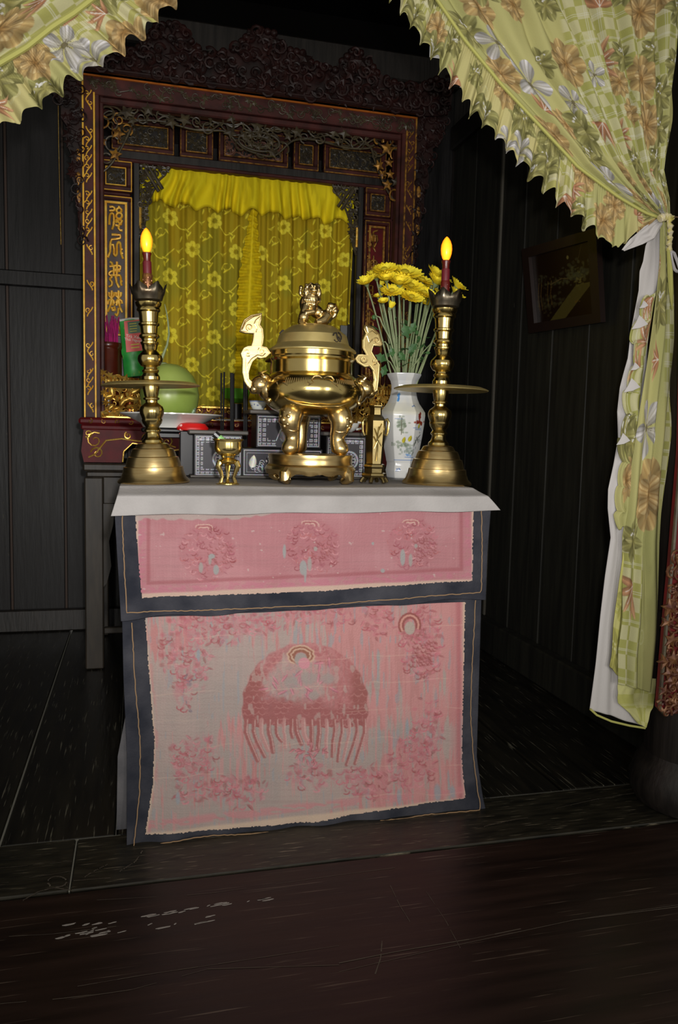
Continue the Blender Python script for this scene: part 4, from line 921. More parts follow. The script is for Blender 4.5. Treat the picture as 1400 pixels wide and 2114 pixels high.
for a in (-math.pi*.25, -math.pi*.75, math.pi*.25, math.pi*.75):
    g = MB(); c_, s_ = math.cos(a), math.sin(a); pts = []; rr = []
    for (r, y, w_) in ((84, 974, 16), (92, 982, 17), (94, 990, 14), (88, 997, 10), (80, 998, 7), (76, 992, 5), (79, 987, 3)): pts.append((CX+r*KC*c_, CY+r*KC*s_, max(cz(y), ZB+w_*KC*.0+.004))); rr.append(w_*KC*.8)
    g.tube([(p[0], p[1], max(p[2], ZB+.3*0+r_)) for p, r_ in zip(pts, rr)], rr, 10); g.build('stand_foot', m_brassr, cen)
# three bowed legs with mask knees
for i, (a, sx) in enumerate(((-2.44, -1), (-.70, 1), (1.75, 0))):
    c_, s_ = math.cos(a), math.sin(a); R = 66
    pts = [(R*.86, 850, 22), (R*1.02, 862, 25), (R*1.07, 876, 23), (R*1.0, 890, 19), (R*.93, 903, 15.5), (R*.94, 916, 15.5), (R*1.02, 927, 18), (R*1.06, 934, 17), (R*1.05, 940, 10), (R*1.05, 943, 4)]
    g = MB(); g.tube([(CX+r*KC*c_, CY+r*KC*s_, cz(y)) for r, y, q in pts], [q*KC for r, y, q in pts], 18)
    if sx or 1:
        fx, fy = (c_, s_); lx, ly = (-s_, c_)
        for (l, y, q, o) in ((-9, 866, 6, 20), (9, 866, 6, 20), (0, 873, 7, 24), (-10, 858, 5, 17), (10, 858, 5, 17), (0, 857, 5, 20), (-7, 881, 5, 20), (7, 881, 5, 20), (0, 885, 5, 21), (-13, 874, 5, 15), (13, 874, 5, 15)):
            g.ell((CX+R*1.0*KC*c_+l*KC*lx+o*KC*fx, CY+R*1.0*KC*s_+l*KC*ly+o*KC*fy, cz(y)), (q*KC, q*KC, q*KC), 10, 6)
        g.tube([(CX+R*1.0*KC*c_+(18*math.cos(t))*KC*lx+abs(math.sin(t))*18*KC*fx, CY+R*1.0*KC*s_+(18*math.cos(t))*KC*ly+abs(math.sin(t))*18*KC*fy, cz(893+2*math.sin(t*3))) for t in np.linspace(0, 3.14, 10)], 2.2*KC, 6)
    g.build('leg', m_brassr, cen, angle=60)
CL([(864, 20), (863, 45), (858, 66), (850, 82), (840, 93), (828, 101), (817, 105), (809, 106), (801, 104), (793, 99), (786, 93), (781, 88), (778, 84), (776, 82)], 'bowl', m_brass, 80)
CL([(778, 82), (776, 83), (755, 82.5), (752, 83), (750, 85), (748, 87), (745, 87.5), (742, 86), (734, 86), (731, 86)], 'neck', m_brass, 80)
CL([(733, 86), (732, 90), (730, 90), (727, 88), (722, 80), (717, 75), (708, 72.5), (699, 70), (697, 68), (694, 64), (689, 58), (684, 51), (680, 44), (678.5, 38), (678, 20)], 'lid', m_brassd, 80)
g = MB()
for s in (-1, 1):   # relief of fans and clouds on the bowl's front
    for k in range(11):
        a = -math.pi/2+s*(.30+.045*k); r = 100.5
        g.tube([(CX+(r+d)*KC*math.cos(a), CY+(r+d)*KC*math.sin(a), cz(y)) for y, d in ((791, -2.3), (797, 1.5), (803+4*math.sin(k/10*3.14), 4))], 0.8*KC, 5)
    def rel(pts, r_=1.6): g.tube([(CX+(104.5-abs(y-809)**1.5*.045)*KC*math.cos(-math.pi/2+s*a), CY+(104.5-abs(y-809)**1.5*.045)*KC*math.sin(-math.pi/2+s*a), cz(y)) for a, y in pts], r_*KC, 6)
    rel([(.02, 790), (.08, 786), (.17, 787), (.22, 793), (.18, 799), (.24, 803), (.29, 799)])
    rel([(.24, 803), (.33, 811), (.45, 817), (.58, 814), (.70, 806), (.80, 800)])
    rel([(.82, 790), (.95, 788), (1.05, 792)]); rel([(.95, 800), (.86, 812), (.92, 826), (1.04, 836)])
    rel([(.95, 815), (.7, 834), (.4, 843), (0, 846)], 1.2)
g.build('relief_ornament', m_brassr, cen)
g = MB(); a0 = -math.pi/2+.52
def onlid(u, v): a = a0+u/70.; r = 73.6; return (CX+r*KC*math.cos(a), CY+r*KC*math.sin(a), cz(707-v))
for pts in ([(-11, 3), (-9, 8), (-4, 9), (-2, 4), (-1, -1), (2, -6), (6, -8)], [(1, 10), (6, 8), (10, 3), (10, -3)], [(-9, -5), (-5, -9), (0, -8)], [(2, 2), (5, -2), (8, -7)]): g.tube([onlid(*p) for p in pts], 1.5*KC, 6)
g.build('emblem_shade_strips', mat('opening_shade', (24, 16, 10), .8), cen)  # dark strips laid on the lid for the shade inside its openings
# dragon-headed shoulders and flat cloud-and-bird handles
def handle(side, outline, curls, ox, oy, k):
    pts = [(cxx(ox+a/k), cz(oy+b/k)) for a, b in outline]
    o = MB().prism(pts, CY-.02-.007, CY-.02+.007).build('handle', m_brassr if side < 0 else m_brassv, cen, smooth=False)  # right handle in darker brass, standing for its turn away from the light
    md = o.modifiers.new('b', 'BEVEL'); md.width = .002; md.segments = 2
    g = MB(); mx_, mz_ = sum(a for a, b in pts)/len(pts), sum(b for a, b in pts)/len(pts); n__ = len(pts); rim = []
    for i in range(n__):
        (xa_, za_), (xb_, zb_) = pts[i-1], pts[(i+1) % n__]; dx, dz = xb_-xa_, zb_-za_; l_ = math.hypot(dx, dz); ar = sum(pts[j][0]*pts[(j+1) % n__][1]-pts[(j+1) % n__][0]*pts[j][1] for j in range(n__)); sg = 1 if ar > 0 else -1
        rim.append((pts[i][0]-sg*dz/l_*.0045, CY-.0275, pts[i][1]+sg*dx/l_*.0045))
    g.tube(rim, .0016, 5, closed=True)
    for c_ in curls: g.tube([(cxx(ox+a/k), CY-.028, cz(oy+b/k)) for a, b in curve_pts(c_, np.linspace(0, 1, len(c_)*3))], .0017, 6)
    g.build('handle_relief', m_brassr, cen)
sp = lambda cx, cy, R, a0, tn, s: [(cx+R*(1-.75*t)*math.cos(a0+s*tn*6.28*t), cy+R*(1-.75*t)*math.sin(a0+s*tn*6.28*t)) for t in np.linspace(0, 1, 12)]
HL = [(65, 600), (85, 540), (110, 480), (180, 430), (290, 403), (285, 480), (275, 520), (305, 560), (314, 640), (308, 700), (300, 730), (345, 735), (390, 795), (340, 842), (280, 858), (250, 850), (205, 890), (185, 940), (168, 1000), (172, 1060), (205, 1090), (190, 1150), (150, 1135), (120, 1090), (98, 1000), (98, 870), (78, 815), (110, 755), (150, 735), (185, 730), (200, 680), (205, 615), (130, 615)]
HR = [(1025, 390), (1090, 405), (1140, 450), (1168, 525), (1150, 542), (1095, 540), (1085, 580), (1120, 630), (1148, 670), (1143, 790), (1135, 860), (1100, 880), (1085, 850), (1102, 780), (1092, 720), (1068, 690), (1030, 697), (975, 668), (953, 635), (975, 603), (1010, 598), (1040, 608), (1010, 560), (1008, 500), (1030, 450), (1016, 420)]
handle(-1, HL, [sp(165, 555, 40, 2, 1.3, 1), [(90, 585), (130, 500), (200, 450), (270, 425)], [(210, 520), (225, 480), (270, 440)], [(230, 600), (240, 560), (215, 520)], sp(150, 800, 42, 1, 1.2, 1), sp(290, 780, 40, 4, 1.2, -1), [(130, 860), (128, 980), (140, 1060), (180, 1110)], [(330, 800), (300, 830), (250, 820), (190, 860), (150, 920), (150, 1010)]], 480, 580, 5.)
handle(1, HR, [sp(1115, 500, 26, 3, 1.2, 1), [(1035, 405), (1050, 450), (1080, 430), (1120, 455)], [(1040, 470), (1060, 520), (1085, 490)], sp(1020, 640, 30, 0, 1.2, 1), sp(1105, 650, 26, 2, 1.2, -1), [(1060, 680), (1100, 720), (1120, 780), (1110, 850)]], 460, 560, 3.5)
for s in (-1, 1):
    g = MB(); hx = CX+s*112*KC; y = CY-.02
    q = lambda dx, py: (hx+s*dx*KC, cz(py))
    for (dx, py, rx, ry, rz, tl) in ((-16, 812, 19, 22, 23, 0), (-2, 803, 20, 19, 19, .5), (-22, 826, 15, 16, 16, 0), (10, 812, 11, 12, 10, .4), (-10, 788, 12, 14, 9, 0)):
        x, z = q(dx, py); g.ell((x, y, z), (rx*KC, ry*KC, rz*KC), 14, 10, Matrix.Rotation(s*tl, 3, 'Y'))
    for dyy in (-1, 1):
        x, z = q(-2, 797); g.ell((x, y+dyy*13*KC, z), (6*KC, 5*KC, 5*KC), 8, 6)
        g.tube([(q(-10, 786)[0], y+dyy*9*KC, q(-10, 786)[1]), (q(-2, 779)[0], y+dyy*12*KC, q(-2, 779)[1]), (q(-14, 774)[0], y+dyy*14*KC, q(-14, 774)[1])], [4*KC, 3*KC, 1*KC], 6)
        g.tube([(q(-20, 800)[0], y+dyy*17*KC, q(-20, 800)[1]), (q(-14, 815)[0], y+dyy*19*KC, q(-14, 815)[1]), (q(-20, 832)[0], y+dyy*15*KC, q(-20, 832)[1])], 3*KC, 6)
    g.tube([(q(12, 812)[0], y, q(12, 812)[1]), (q(22, 806)[0], y, q(22, 806)[1]), (q(20, 795)[0], y, q(20, 795)[1])], [8*KC, 5.5*KC, 4*KC], 8)
    for k in range(5): g.ell((q(-30+3*k, 790+11*k)[0], y-15*KC, q(-30, 790+11*k)[1]), (5*KC, 5*KC, 6*KC), 8, 6)
    g.build('beast_head_shoulder', m_brassr, cen, angle=60)
# lion finial
g = MB()
def le(px, py, dy, rx, ry, rz, tl=0.): g.ell((cxx(px), CY-.01+dy*KC, cz(py)), (rx*KC, ry*KC, rz*KC), 14, 10, Matrix.Rotation(tl, 3, 'Y'))
def lt(pts, r, n=10): g.tube([(cxx(a), CY-.01+d*KC, cz(b)) for a, b, d in pts], [q*KC for q in r], n)
le(634, 636, 0, 18, 15, 24, .05); le(640, 626, -4, 17, 14, 16); le(652, 650, 2, 20, 13, 13, .6); le(670, 660, 2, 16, 14, 15); le(640, 610, -5, 14, 13, 13); le(641, 607, -16, 10, 8, 9); le(642, 612, -22, 8, 5, 4); le(642, 617, -20, 7, 4, 2.5); le(642, 604, -24, 3.4, 3, 3)
for s in (-1, 1): le(641+s*5, 602, -22, 2.4, 2.4, 2.6); le(641+s*6, 598, -19, 4, 3, 2); le(641+s*12, 601, -8, 4, 3.5, 5, s*.6); le(641+s*14, 614, -8, 4.5, 6, 10); le(641+s*15, 625, -5, 4, 4, 9)
for k in range(16):
    a = k*.393; le(640+15*math.cos(a), 613+14*math.sin(a), -7, 4.2, 6, 4.2)
for k in range(5): le(634+(k-2)*5, 630, -15, 3, 3, 3.4); le(636+(k-2)*4, 637, -15, 2.6, 3, 3)
le(619, 604, 2, 4.5, 5, 5); le(618, 613, 2, 4, 4, 8)
lt([(628, 642, -8), (624, 652, -13), (621, 662, -14), (620, 672, -14), (617, 675, -20)], (9, 8, 7.5, 8, 6)); lt([(644, 644, -11), (640, 654, -18), (630, 656, -20), (624, 658, -20)], (8, 7, 6, 6))
le(622, 665, -16, 11, 10, 11); lt([(630, 646, 8), (624, 660, 11), (621, 675, 9)], (9, 8, 7))
lt([(672, 658, -9), (664, 668, -15), (654, 673, -19), (646, 674, -22)], (11, 9.5, 8, 6)); lt([(672, 658, 11), (664, 670, 14), (652, 674, 15)], (10, 9, 7))
lt([(676, 652, 2), (684, 640, 2), (680, 634, 2), (688, 636, 2), (694, 645, 2), (690, 656, 2), (683, 663, 2)], (6, 7, 7, 7, 6, 5, 3)); le(682, 637, -1, 9, 7, 7); le(691, 646, -1, 6, 5, 6); le(676, 644, -1, 5, 5, 5)
for k in range(6): le(646+k*4, 640+k*2.5, -2, 3, 8, 3)
le(648, 677, -2, 34, 20, 1.6)
lo_ = g.build('lion_finial', m_brassr, cen, angle=180); md = lo_.modifiers.new('r', 'REMESH'); md.mode = 'VOXEL'; md.voxel_size = .0017; md.use_smooth_shade = True
# ---------------------------------------------------------------- small censer and small vase
sm = thing('small_censer', 'small brass three-legged cup censer between the left candlestick and the big burner', 'censer', (.252, 2.27, 1.0)); k = 1.47e-3
L = lambda rows, nm: MB().lathe([(r*k, 1.0+(1001-y)*k) for y, r in rows], (.252, 2.27, 0), 40).build(nm, m_brass, sm)
L([(951, 8), (948, 13), (944, 14), (942, 19), (936, 25), (928, 27), (920, 26.5), (916, 27), (913, 30), (911, 31), (911, 28), (915, 24), (930, 22), (931, 5)], 'bowl'); L([(960, 14), (958, 20), (955, 22.5), (953, 21), (950, 14), (949, 10)], 'waist'); L([(1001, 20), (1000, 23), (998, 23), (996, 18), (997, 4)], 'foot_ring')
for a in (-2.7, -.6, 1.5): MB().tube([(.252+r*k*math.cos(a), 2.27+r*k*math.sin(a), 1.0+(1001-y)*k) for r, y in ((18, 956), (22, 964), (17, 975), (13, 986), (16, 995), (18, 999))], [7*k, 6*k, 4*k, 3.2*k, 4*k, 3*k], 10).build('leg', m_brass, sm)
t = thing('incense_bundle_end', 'small pale green and black stub lying in the little brass cup censer', 'incense', (.232, 2.27, 1.125))
MB().tube([(.245, 2.262, 1.117), (.224, 2.265, 1.136)], .010, 10).build('green_wrap', mat('pale_green', (140, 196, 120), .5), t); MB().tube([(.224, 2.265, 1.136), (.212, 2.267, 1.146)], .0105, 10).build('dark_end', m_stick, t)
sv = thing('small_brass_vase', 'slender six-sided brass vase with side handles beside the big burner', 'vase', (.722, 2.36, 1.0)); k = 1.53e-3; VX, VY = .722, 2.36
hx = lambda rows, nm, m_=m_brassv: MB().lathe([(r*k, 1.0+(998-y)*k) for y, r in rows], (VX, VY, 0), 6).build(nm, m_, sv, smooth=False)
hx([(984, 25), (980, 27), (976, 26), (974, 20), (966, 21), (962, 23), (958, 22), (956, 17), (920, 19.5), (880, 22), (868, 22), (861, 17), (856, 13), (846, 12.5), (842, 13), (839, 16), (837, 16), (838, 11)], 'body'); hx([(984, 20), (983, 25), (980, 27)], 'foot_plate')
for i in range(6):
    a = 1.047*i; MB().tube([(VX+r*k*math.cos(a), VY+r*k*math.sin(a), 1.0+z*k) for r, z in ((22, 13), (26, 8), (28, 4))], [4*k, 4*k, 4*k], 8).build('foot', m_brassv, sv)
for s in (-1, 1):
    MB().tube([(VX+s*r*k, VY, 1.0+(998-y)*k) for r, y in ((18, 868), (25, 865), (28, 872), (27, 890), (24, 898), (19, 896))], [3*k, 3.4*k, 3*k, 2.6*k, 2.4*k, 2*k], 8).build('handle', m_brass, sv)
g = MB()
for (pts) in ([(-2, 950), (0, 925), (-1, 900), (1, 880)], [(0, 905), (8, 892)], [(0, 915), (-9, 900)], [(-1, 900), (-8, 884)], [(1, 888), (7, 874)], [(0, 905), (9, 920)], [(-1, 910), (-8, 925)]): g.tube([(VX+a*k, VY-.0305, 1.0+(998-y)*k) for a, y in pts], .0016, 5)
g.build('bamboo_relief', m_brass, sv)
# ---------------------------------------------------------------- mother-of-pearl inlaid stepped stand
ms = thing('inlaid_stepped_stand', 'black lacquer stepped stand inlaid with mother-of-pearl, behind the big burner', 'stand', (.45, 2.72, .998))
PEARL = (176, 176, 184); DK = (48, 46, 52)
def inlay(x0, x1, z0, z1, yf, mode, seed):
    W_, H_ = x1-x0, z1-z0; nx = int(W_/.0011)+2; nz = int(H_/.0011)+2
    X, Z = np.meshgrid(np.linspace(x0, x1, nx), np.linspace(z0, z1, nz)); u = X-x0; v = Z-z0
    p = Paint(u, v, DK); rnd = random.Random(seed)
    e = np.minimum(np.minimum(u, W_-u), np.minimum(v, H_-v))
    p.mix((np.abs(e-.004) < .0011)*1., PEARL); p.mix((np.abs(e-.013) < .0009)*.9, PEARL)
    if mode in ('block', 'tower'):
        s_ = .0165; a = (u/s_) % 1; b = (v/s_) % 1; key = ((np.abs(a-.5) < .36) & (np.abs(b-.5) < .36)) & ~((np.abs(a-.5) < .22) & (np.abs(b-.5) < .22)) | ((np.abs(a-.5) < .08) & (np.abs(b-.5) < .3))
        band = (e > .006) & (e < .024+.010*(np.abs(u-W_/2) > W_*.33)); p.mix(key*band*.9, PEARL)
        cx, cy, R = W_*.58, H_*.42, min(W_, H_)*.24
        d = np.hypot(u-cx, v-cy); p.mix((d < R)*.85, PEARL); p.mix((d < R*.8)*1., DK); p.mix(((np.abs(((u-cx)/R*2.2) % 1-.5) < .2) | (np.abs(((v-cy)/R*3) % 1-.5) < .16))*(d < R*.72)*.9, PEARL)
        for i in range(6): p.disc(W_*(.12+.155*i), H_-.0135, .0045, .0045, PEARL, 1)
    if mode == 'tower':
        p.mix(((u > W_*.3) & (u < W_*.7) & (v < H_*.7))*1., DK)
        for (x, y, L_, W2, a) in ((.45, .15, .05, .03, 2.), (.55, .4, .04, .02, .6), (.4, .5, .03, .02, 1.6)): p.petal(W_*x, H_*y, a, L_, W2, PEARL, (120, 120, 130))
        q = [(W_*(.3+.06*i), H_*(.2+.5*abs(math.sin(i*.7)))) for i in range(7)]; p.line(q, .0016, PEARL)
    if mode == 'scene':
        for i in range(26):
            x, y = rnd.uniform(.1, .95)*W_, rnd.uniform(.15, .85)*H_; c_ = rnd.choice(((176, 176, 186), (140, 150, 200), (226, 224, 220), (120, 200, 150), (190, 130, 160), (150, 150, 160)))
            p.petal(x, y, rnd.uniform(0, 6), rnd.uniform(.01, .03), rnd.uniform(.005, .012), c_, c_)
        for i in range(16): x, y = rnd.uniform(.1, .95)*W_, rnd.uniform(.15, .85)*H_; p.line([(x+.008*math.cos(t), y+.008*math.sin(t)) for t in np.linspace(0, 5, 9)], .0013, PEARL)
        p.petal(.03, .028, 1.4, .045, .03, (236, 232, 220), (210, 208, 200))
    irid = vn(u, v, 160, seed, 2); p.c += (p.c.mean(-1) > 90)[..., None]*(np.stack([np.sin(irid*20), np.sin(irid*20+2), np.sin(irid*20+4)], -1)*16)
    grid('inlay_face', X, np.full_like(X, yf), Z, m_mop, ms, rgb=p.rgb(1.2))
def pedestal(x0, x1, z0, z1, y0, y1, ov, mode, seed, th=.014):
    MB().box(x0, x1, y0, y1, z0, z1, .002).build('block', m_lacq, ms, smooth=False)
    if ov: MB().box(x0-ov, x1+ov, y0-ov, y1+ov, z1, z1+th, .003).build('overhanging_top', m_dust, ms, smooth=False)
    inlay(x0+.004, x1-.004, z0+.004, z1-.004, y0-.0008, mode, seed)
YM = 2.66
xa = lambda px, y=YM: P(px, 985, y=y).x
za = lambda py, px=500, y=YM: P(px, py, y=y).z
pedestal(xa(400), xa(500), 1.0, za(897, 450), YM, YM+.13, .018, 'block', 1)
MB().box(xa(400)-.012, xa(752), YM-.008, YM+.16, .998, 1.006, .002).build('plinth', m_dust, ms, smooth=False)
pedestal(xa(500)+.001, xa(668), 1.0, za(925, 520), YM+.02, YM+.16, 0, 'scene', 2)
pedestal(xa(530), xa(665), za(925, 520)+.001, za(855, 560), YM+.03, YM+.15, .026, 'tower', 3)
pedestal(xa(672), xa(755), 1.0, za(900, 700), YM, YM+.13, .014, 'block', 4)
# ---------------------------------------------------------------- coconut, plate, low stand
ls = thing('curved_leg_stand', 'black lacquered stand with curved legs under the white plate', 'stand', (.10, 2.86, .998))
SX, SY = .115, 2.86
zt = P(345, 884, y=SY).z
MB().box(SX-.105, SX+.105, SY-.09, SY+.09, zt-.016, zt, .005).build('top', m_lacq, ls); MB().box(SX-.09, SX+.09, SY-.078, SY+.078, zt-.034, zt-.016, .003).build('apron', m_lacq, ls)
for sx in (-1, 1):
    for sy in (-1, 1):
        MB().tube([(SX+sx*a, SY+sy*a*.85, .998+(zt-.998)*z) for a, z in ((.078, .86), (.09, .74), (.086, .55), (.07, .35), (.066, .2), (.08, .08), (.092, .05))], [.012, .014, .012, .009, .008, .009, .007], 10).build('leg', m_lacq, ls)
pl = thing('white_plate', 'large white plate holding the green coconut', 'plate', (SX, SY, zt))
rp = 100*SY/FPX*1.0
zr = P(337, 856, y=SY).z-zt
MB().lathe([(rp*.5, 0), (rp*.55, .002), (rp*.6, zr*.35), (rp*.8, zr*.7), (rp, zr), (rp*1.0, zr+.004), (rp*.96, zr+.003), (rp*.78, zr*.75), (rp*.5, zr*.45), (.01, zr*.42)], (SX, SY, zt), 56).build('dish', m_white, pl)
cc = thing('green_coconut', 'large smooth green coconut with a thin stalk on the white plate', 'coconut', (SX-.005, SY, zt+zr*.45))
rc = 57*SY/FPX*1.02; zc0 = zt+zr*.45; hc = P(330, 750, y=SY).z-zc0
q = MB(); prf = [(0.02, 0), (.45, .02), (.78, .12), (.95, .28), (1, .46), (.95, .64), (.8, .80), (.58, .92), (.3, .985), (.08, 1.0)]
q.lathe([(rc*a, hc*b) for a, b in prf], (SX-.008, SY, zc0), 48, ring=lambda a: 1+.025*math.cos(3*a+.6)); q.build('husk', m_coco, cc, angle=180)
cap = MB(); cap.ell((SX-.028, SY, zc0+hc*.985), (.016, .016, .008), 12, 6); cap.build('cap', m_stem, cc)
MB().tube([P(px, py, y=SY) for px, py in ((331, 752), (336, 735), (345, 712), (349, 690), (347, 665), (344, 645), (340, 628))], [.006, .005, .004, .0035, .003, .0025, .001], 7).build('stalk', m_stem, cc)
t = thing('wrapped_sweets', 'glinting green foil sweet on the plate at the right of the coconut', 'sweets', P(392, 856, y=SY-.02)); g = MB(); r2 = random.Random(4); c0 = P(390, 852, y=SY-.03)
for i in range(7): g.ell((c0.x+r2.uniform(-.02, .02), c0.y+r2.uniform(-.01, .01), c0.z+r2.uniform(-.002, .012)), (.014, .01, .008), 7, 5, Matrix.Rotation(r2.uniform(0, 3), 3, 'Y'))
g.build('foil', mat('green_foil', (120, 190, 100), .2, .7, col2=(220, 230, 220), nscale=60), t, smooth=False)
t = thing('red_packet', 'bright red plastic packet under the rim of the white plate', 'packet', P(395, 890, y=2.74)); g = MB(); c0 = P(398, 888, y=2.76)
g.lathe([(.03, -.004), (.045, .0), (.046, .008), (.036, .022), (.02, .026), (.004, .026)], (c0.x, c0.y, c0.z), 18, ring=lambda a: 1+.2*math.cos(2*a)); g.build('packet', m_redp, t); g = MB()
for i in range(6): g.ell((c0.x-.038-.003*(i % 2), c0.y-.02, c0.z-.02+.007*i), (.006, .005, .005), 6, 5)
g.build('striped_cord', mat('red_white_cord', (220, 60, 50), .4, col2=(235, 230, 225), nscale=160), t)
MB().box(c0.x-.045, c0.x+.05, c0.y-.03, c0.y+.045, .998, c0.z-.003, .003).build('box_below', m_lacq, t)
# black sticks with their dark holder
hd = thing('black_stick_holder', 'dark wooden block holding upright black sticks behind the inlaid stand', 'holder', (.34, 2.95, .998))
xh = lambda px: P(px, 900, y=2.95).x
MB().box(xh(448), xh(512), 2.92, 2.98, .998, 1.06, .006).box(xh(452), xh(508), 2.926, 2.974, 1.06, 1.068, .002).build('block', m_lacq, hd)
MB().box(xh(440), xh(520), 2.947, 2.955, 1.195, 1.20).build('crossbar', m_lacq, hd)
for i, (px, top) in enumerate(((457, 770), (461, 768), (478, 770), (481, 771), (505, 775), (509, 790))):
    a = P(px-(1 if i == 1 else 0), 900, y=2.95); b = P(px+(2 if i == 1 else 0), top, y=2.95)
    o = MB().tube([(a.x, 2.95, 1.062), tuple(b)], .0035 if i < 2 else .0055, 8).build('black_stick', m_stick, None)
    tag(o, ('thin black stick, leftmost of the pair beside the plate', 'thin black stick leaning against the leftmost one', 'thick black upright stick in front of the lace frill', 'black stick touching the thick upright one', 'black upright stick just left of the blue and white cup', 'short black stick beside the cup')[i], 'stick', 'black sticks behind the inlaid stand')
# cup, white bowl, green parcel behind the lace
yc = YM+.08; c0 = P(533, 846, y=yc); zc = za(855, 560)+.0145
cup = thing('porcelain_cup', 'small blue and white porcelain cup on the inlaid tower behind the burner', 'cup', (c0.x, yc, zc))
n_, m2 = 48, 14; A, V = np.meshgrid(np.linspace(0, 2*math.pi, n_, endpoint=False), np.linspace(0, 1, m2)); R = .017+.014*V**.7
p_ = Paint(A*.03, V*.032, (216, 220, 214))
for i in range(10): p_.petal(.02*i, .014, i*1.3, .01, .005, (60, 84, 140), (90, 110, 170), edge=.001)
p_.mix((V > .92)*.8, (90, 110, 160))
grid('bowl', c0.x+R*np.cos(A), yc+R*np.sin(A), zc+.001+.031*V, m_ceramic, cup, rgb=p_.rgb(), closed=True, thick=.0015)
MB().lathe([(.016, 0), (.017, .003), (.004, .004)], (c0.x, yc, zc), 24).build('base', m_white, cup)
yb = YM+.065; zb = za(900, 700)+.0145; c1 = P(716, 880, y=yb)
wb2 = thing('white_sauce_boat', 'white porcelain boat-shaped bowl with a pointed spout, half hidden behind the burner leg', 'bowl', (c1.x, yb, zb))
MB().lathe([(.02, 0), (.024, .003), (.03, .006), (.042, .02), (.046, .032), (.043, .032), (.035, .014), (.01, .008)], (c1.x, yb, zb), 32, ring=lambda a: 1+.35*max(0, math.cos(a-math.pi))**6).build('bowl', m_white, wb2)
MB().tube([(c1.x+.035, yb, zb+.01), (c1.x+.062, yb, zb+.016), (c1.x+.062, yb, zb+.034), (c1.x+.04, yb, zb+.036)], .004, 8).build('handle', m_white, wb2)
# ---------------------------------------------------------------- things inside the shrine
YS = 3.99; zs = 1.205
c0 = P(224, 780, y=YS); zt_ = P(224, 708, y=YS).z; rr = 25.5*YS/FPX*1.0
ip_ = thing('incense_stick_pot', 'tall glossy brown bamboo pot holding pink incense sticks, left in the shrine', 'pot', (c0.x, YS, zs)); H_ = zt_-zs
MB().lathe([(rr*.98, 0), (rr, .01), (rr, H_*.9), (rr*.94, H_*.915), (rr*.94, H_*.925), (rr, H_*.94), (rr*1.02, H_*.985), (rr*.98, H_), (rr*.86, H_), (rr*.84, H_*.8), (.005, H_*.8)], (c0.x, YS, zs), 40).build('body', m_pot, ip_)
rnd = random.Random(6); st0 = None
for i in range(56):
    a = rnd.uniform(0, 6.283); q = math.sqrt(rnd.random())*rr*.8; x, y = c0.x+q*math.cos(a), YS+q*math.sin(a)
    top = P(224+(x-c0.x)*380, 648+rnd.uniform(-6, 22)+abs(x-c0.x)*160, y=YS).z
    st_ = MB().tube([(0, 0, 0), (rnd.uniform(-.006, .006)+(x-c0.x)*.12, rnd.uniform(-.004, .004), (top-(zs+H_*.84))*.5), ((x-c0.x)*.2+rnd.uniform(-.008, .008), rnd.uniform(-.01, .01), top-(zs+H_*.84))], .0021, 5) if i < 12 else None
    if st_:
        o = st_.build('incense_stick', m_pink, None); base = base_ = o
        if i == 0: protos = []
        protos.append(o)
    else: o = protos[i % 12].copy(); C.objects.link(o)
    o.location = (x, y, zs+H_*.84); o.rotation_euler = (0, 0, rnd.uniform(-.3, .3))
    tag(o, 'thin pink incense stick in the bundle standing in the brown pot', 'incense stick', 'pink incense sticks in the brown pot')
cp = thing('copper_cup', 'orange copper cup on the shrine floor under the green tea packet', 'cup', (-.055, 3.98, zs)); c1 = P(268, 800, y=3.98); zc = P(268, 781, y=3.98).z
MB().lathe([(.022, 0), (.026, .004), (.028, (zc-zs)*.5), (.044, (zc-zs)*.97), (.046, zc-zs), (.04, zc-zs), (.02, (zc-zs)*.5), (.01, .02)], (c1.x, 3.98, zs), 32).build('cup', m_copper, cp)
# green tea packet with a printed red label
a0, a1, a2, a3 = P(247, 662, y=3.97), P(287, 658, y=3.97), P(299, 775, y=3.97), P(257, 780, y=3.97)
tp = thing('tea_packet', 'green tea packet with a red label leaning behind the left candlestick', 'packet', (c1.x, 3.99, zc))
g = MB(); nt, ns = 20, 8; vs = []; fs = []
for side in (0, 1):
    for i in range(nt):
        t = i/(nt-1); A = a0.lerp(a3, t); B_ = a1.lerp(a2, t)
        for j in range(ns):
            s = j/(ns-1); v = A.lerp(B_, s); bul = .022*(math.sin(math.pi*s)**.6)*(.25+.75*sst(.0, .3, t))+.006*vn(np.array([s*3.]), np.array([t*8.+side*3]), 1, 5)[0]*(t > .5)*1.5
            vs.append((v.x+(.008 if .5 < t < .6 else 0)*(s-.5), v.y-bul if side == 0 else v.y+bul, v.z))
for side in (0, 1):
    for i in range(nt-1):
        for j in range(ns-1):
            b = side*nt*ns+i*ns+j; f = (b, b+1, b+ns+1, b+ns); fs.append(f if side else f[::-1])
g.add(vs, fs); g.build('pouch', m_green, tp)
MB().tube([a0, a0.lerp(a1, .5)+Vector((0, 0, .004)), a1], .006, 6).build('fold', m_white, tp)
la = [a0.lerp(a3, .03).lerp(a1.lerp(a2, .03), .22), a1.lerp(a2, .03), a1.lerp(a2, .57), a0.lerp(a3, .57).lerp(a1.lerp(a2, .57), .20)]
def lab(s, t, d=0.): v = la[0].lerp(la[1], s).lerp(la[3].lerp(la[2], s), t); return Vector((v.x, v.y-.030-d, v.z))
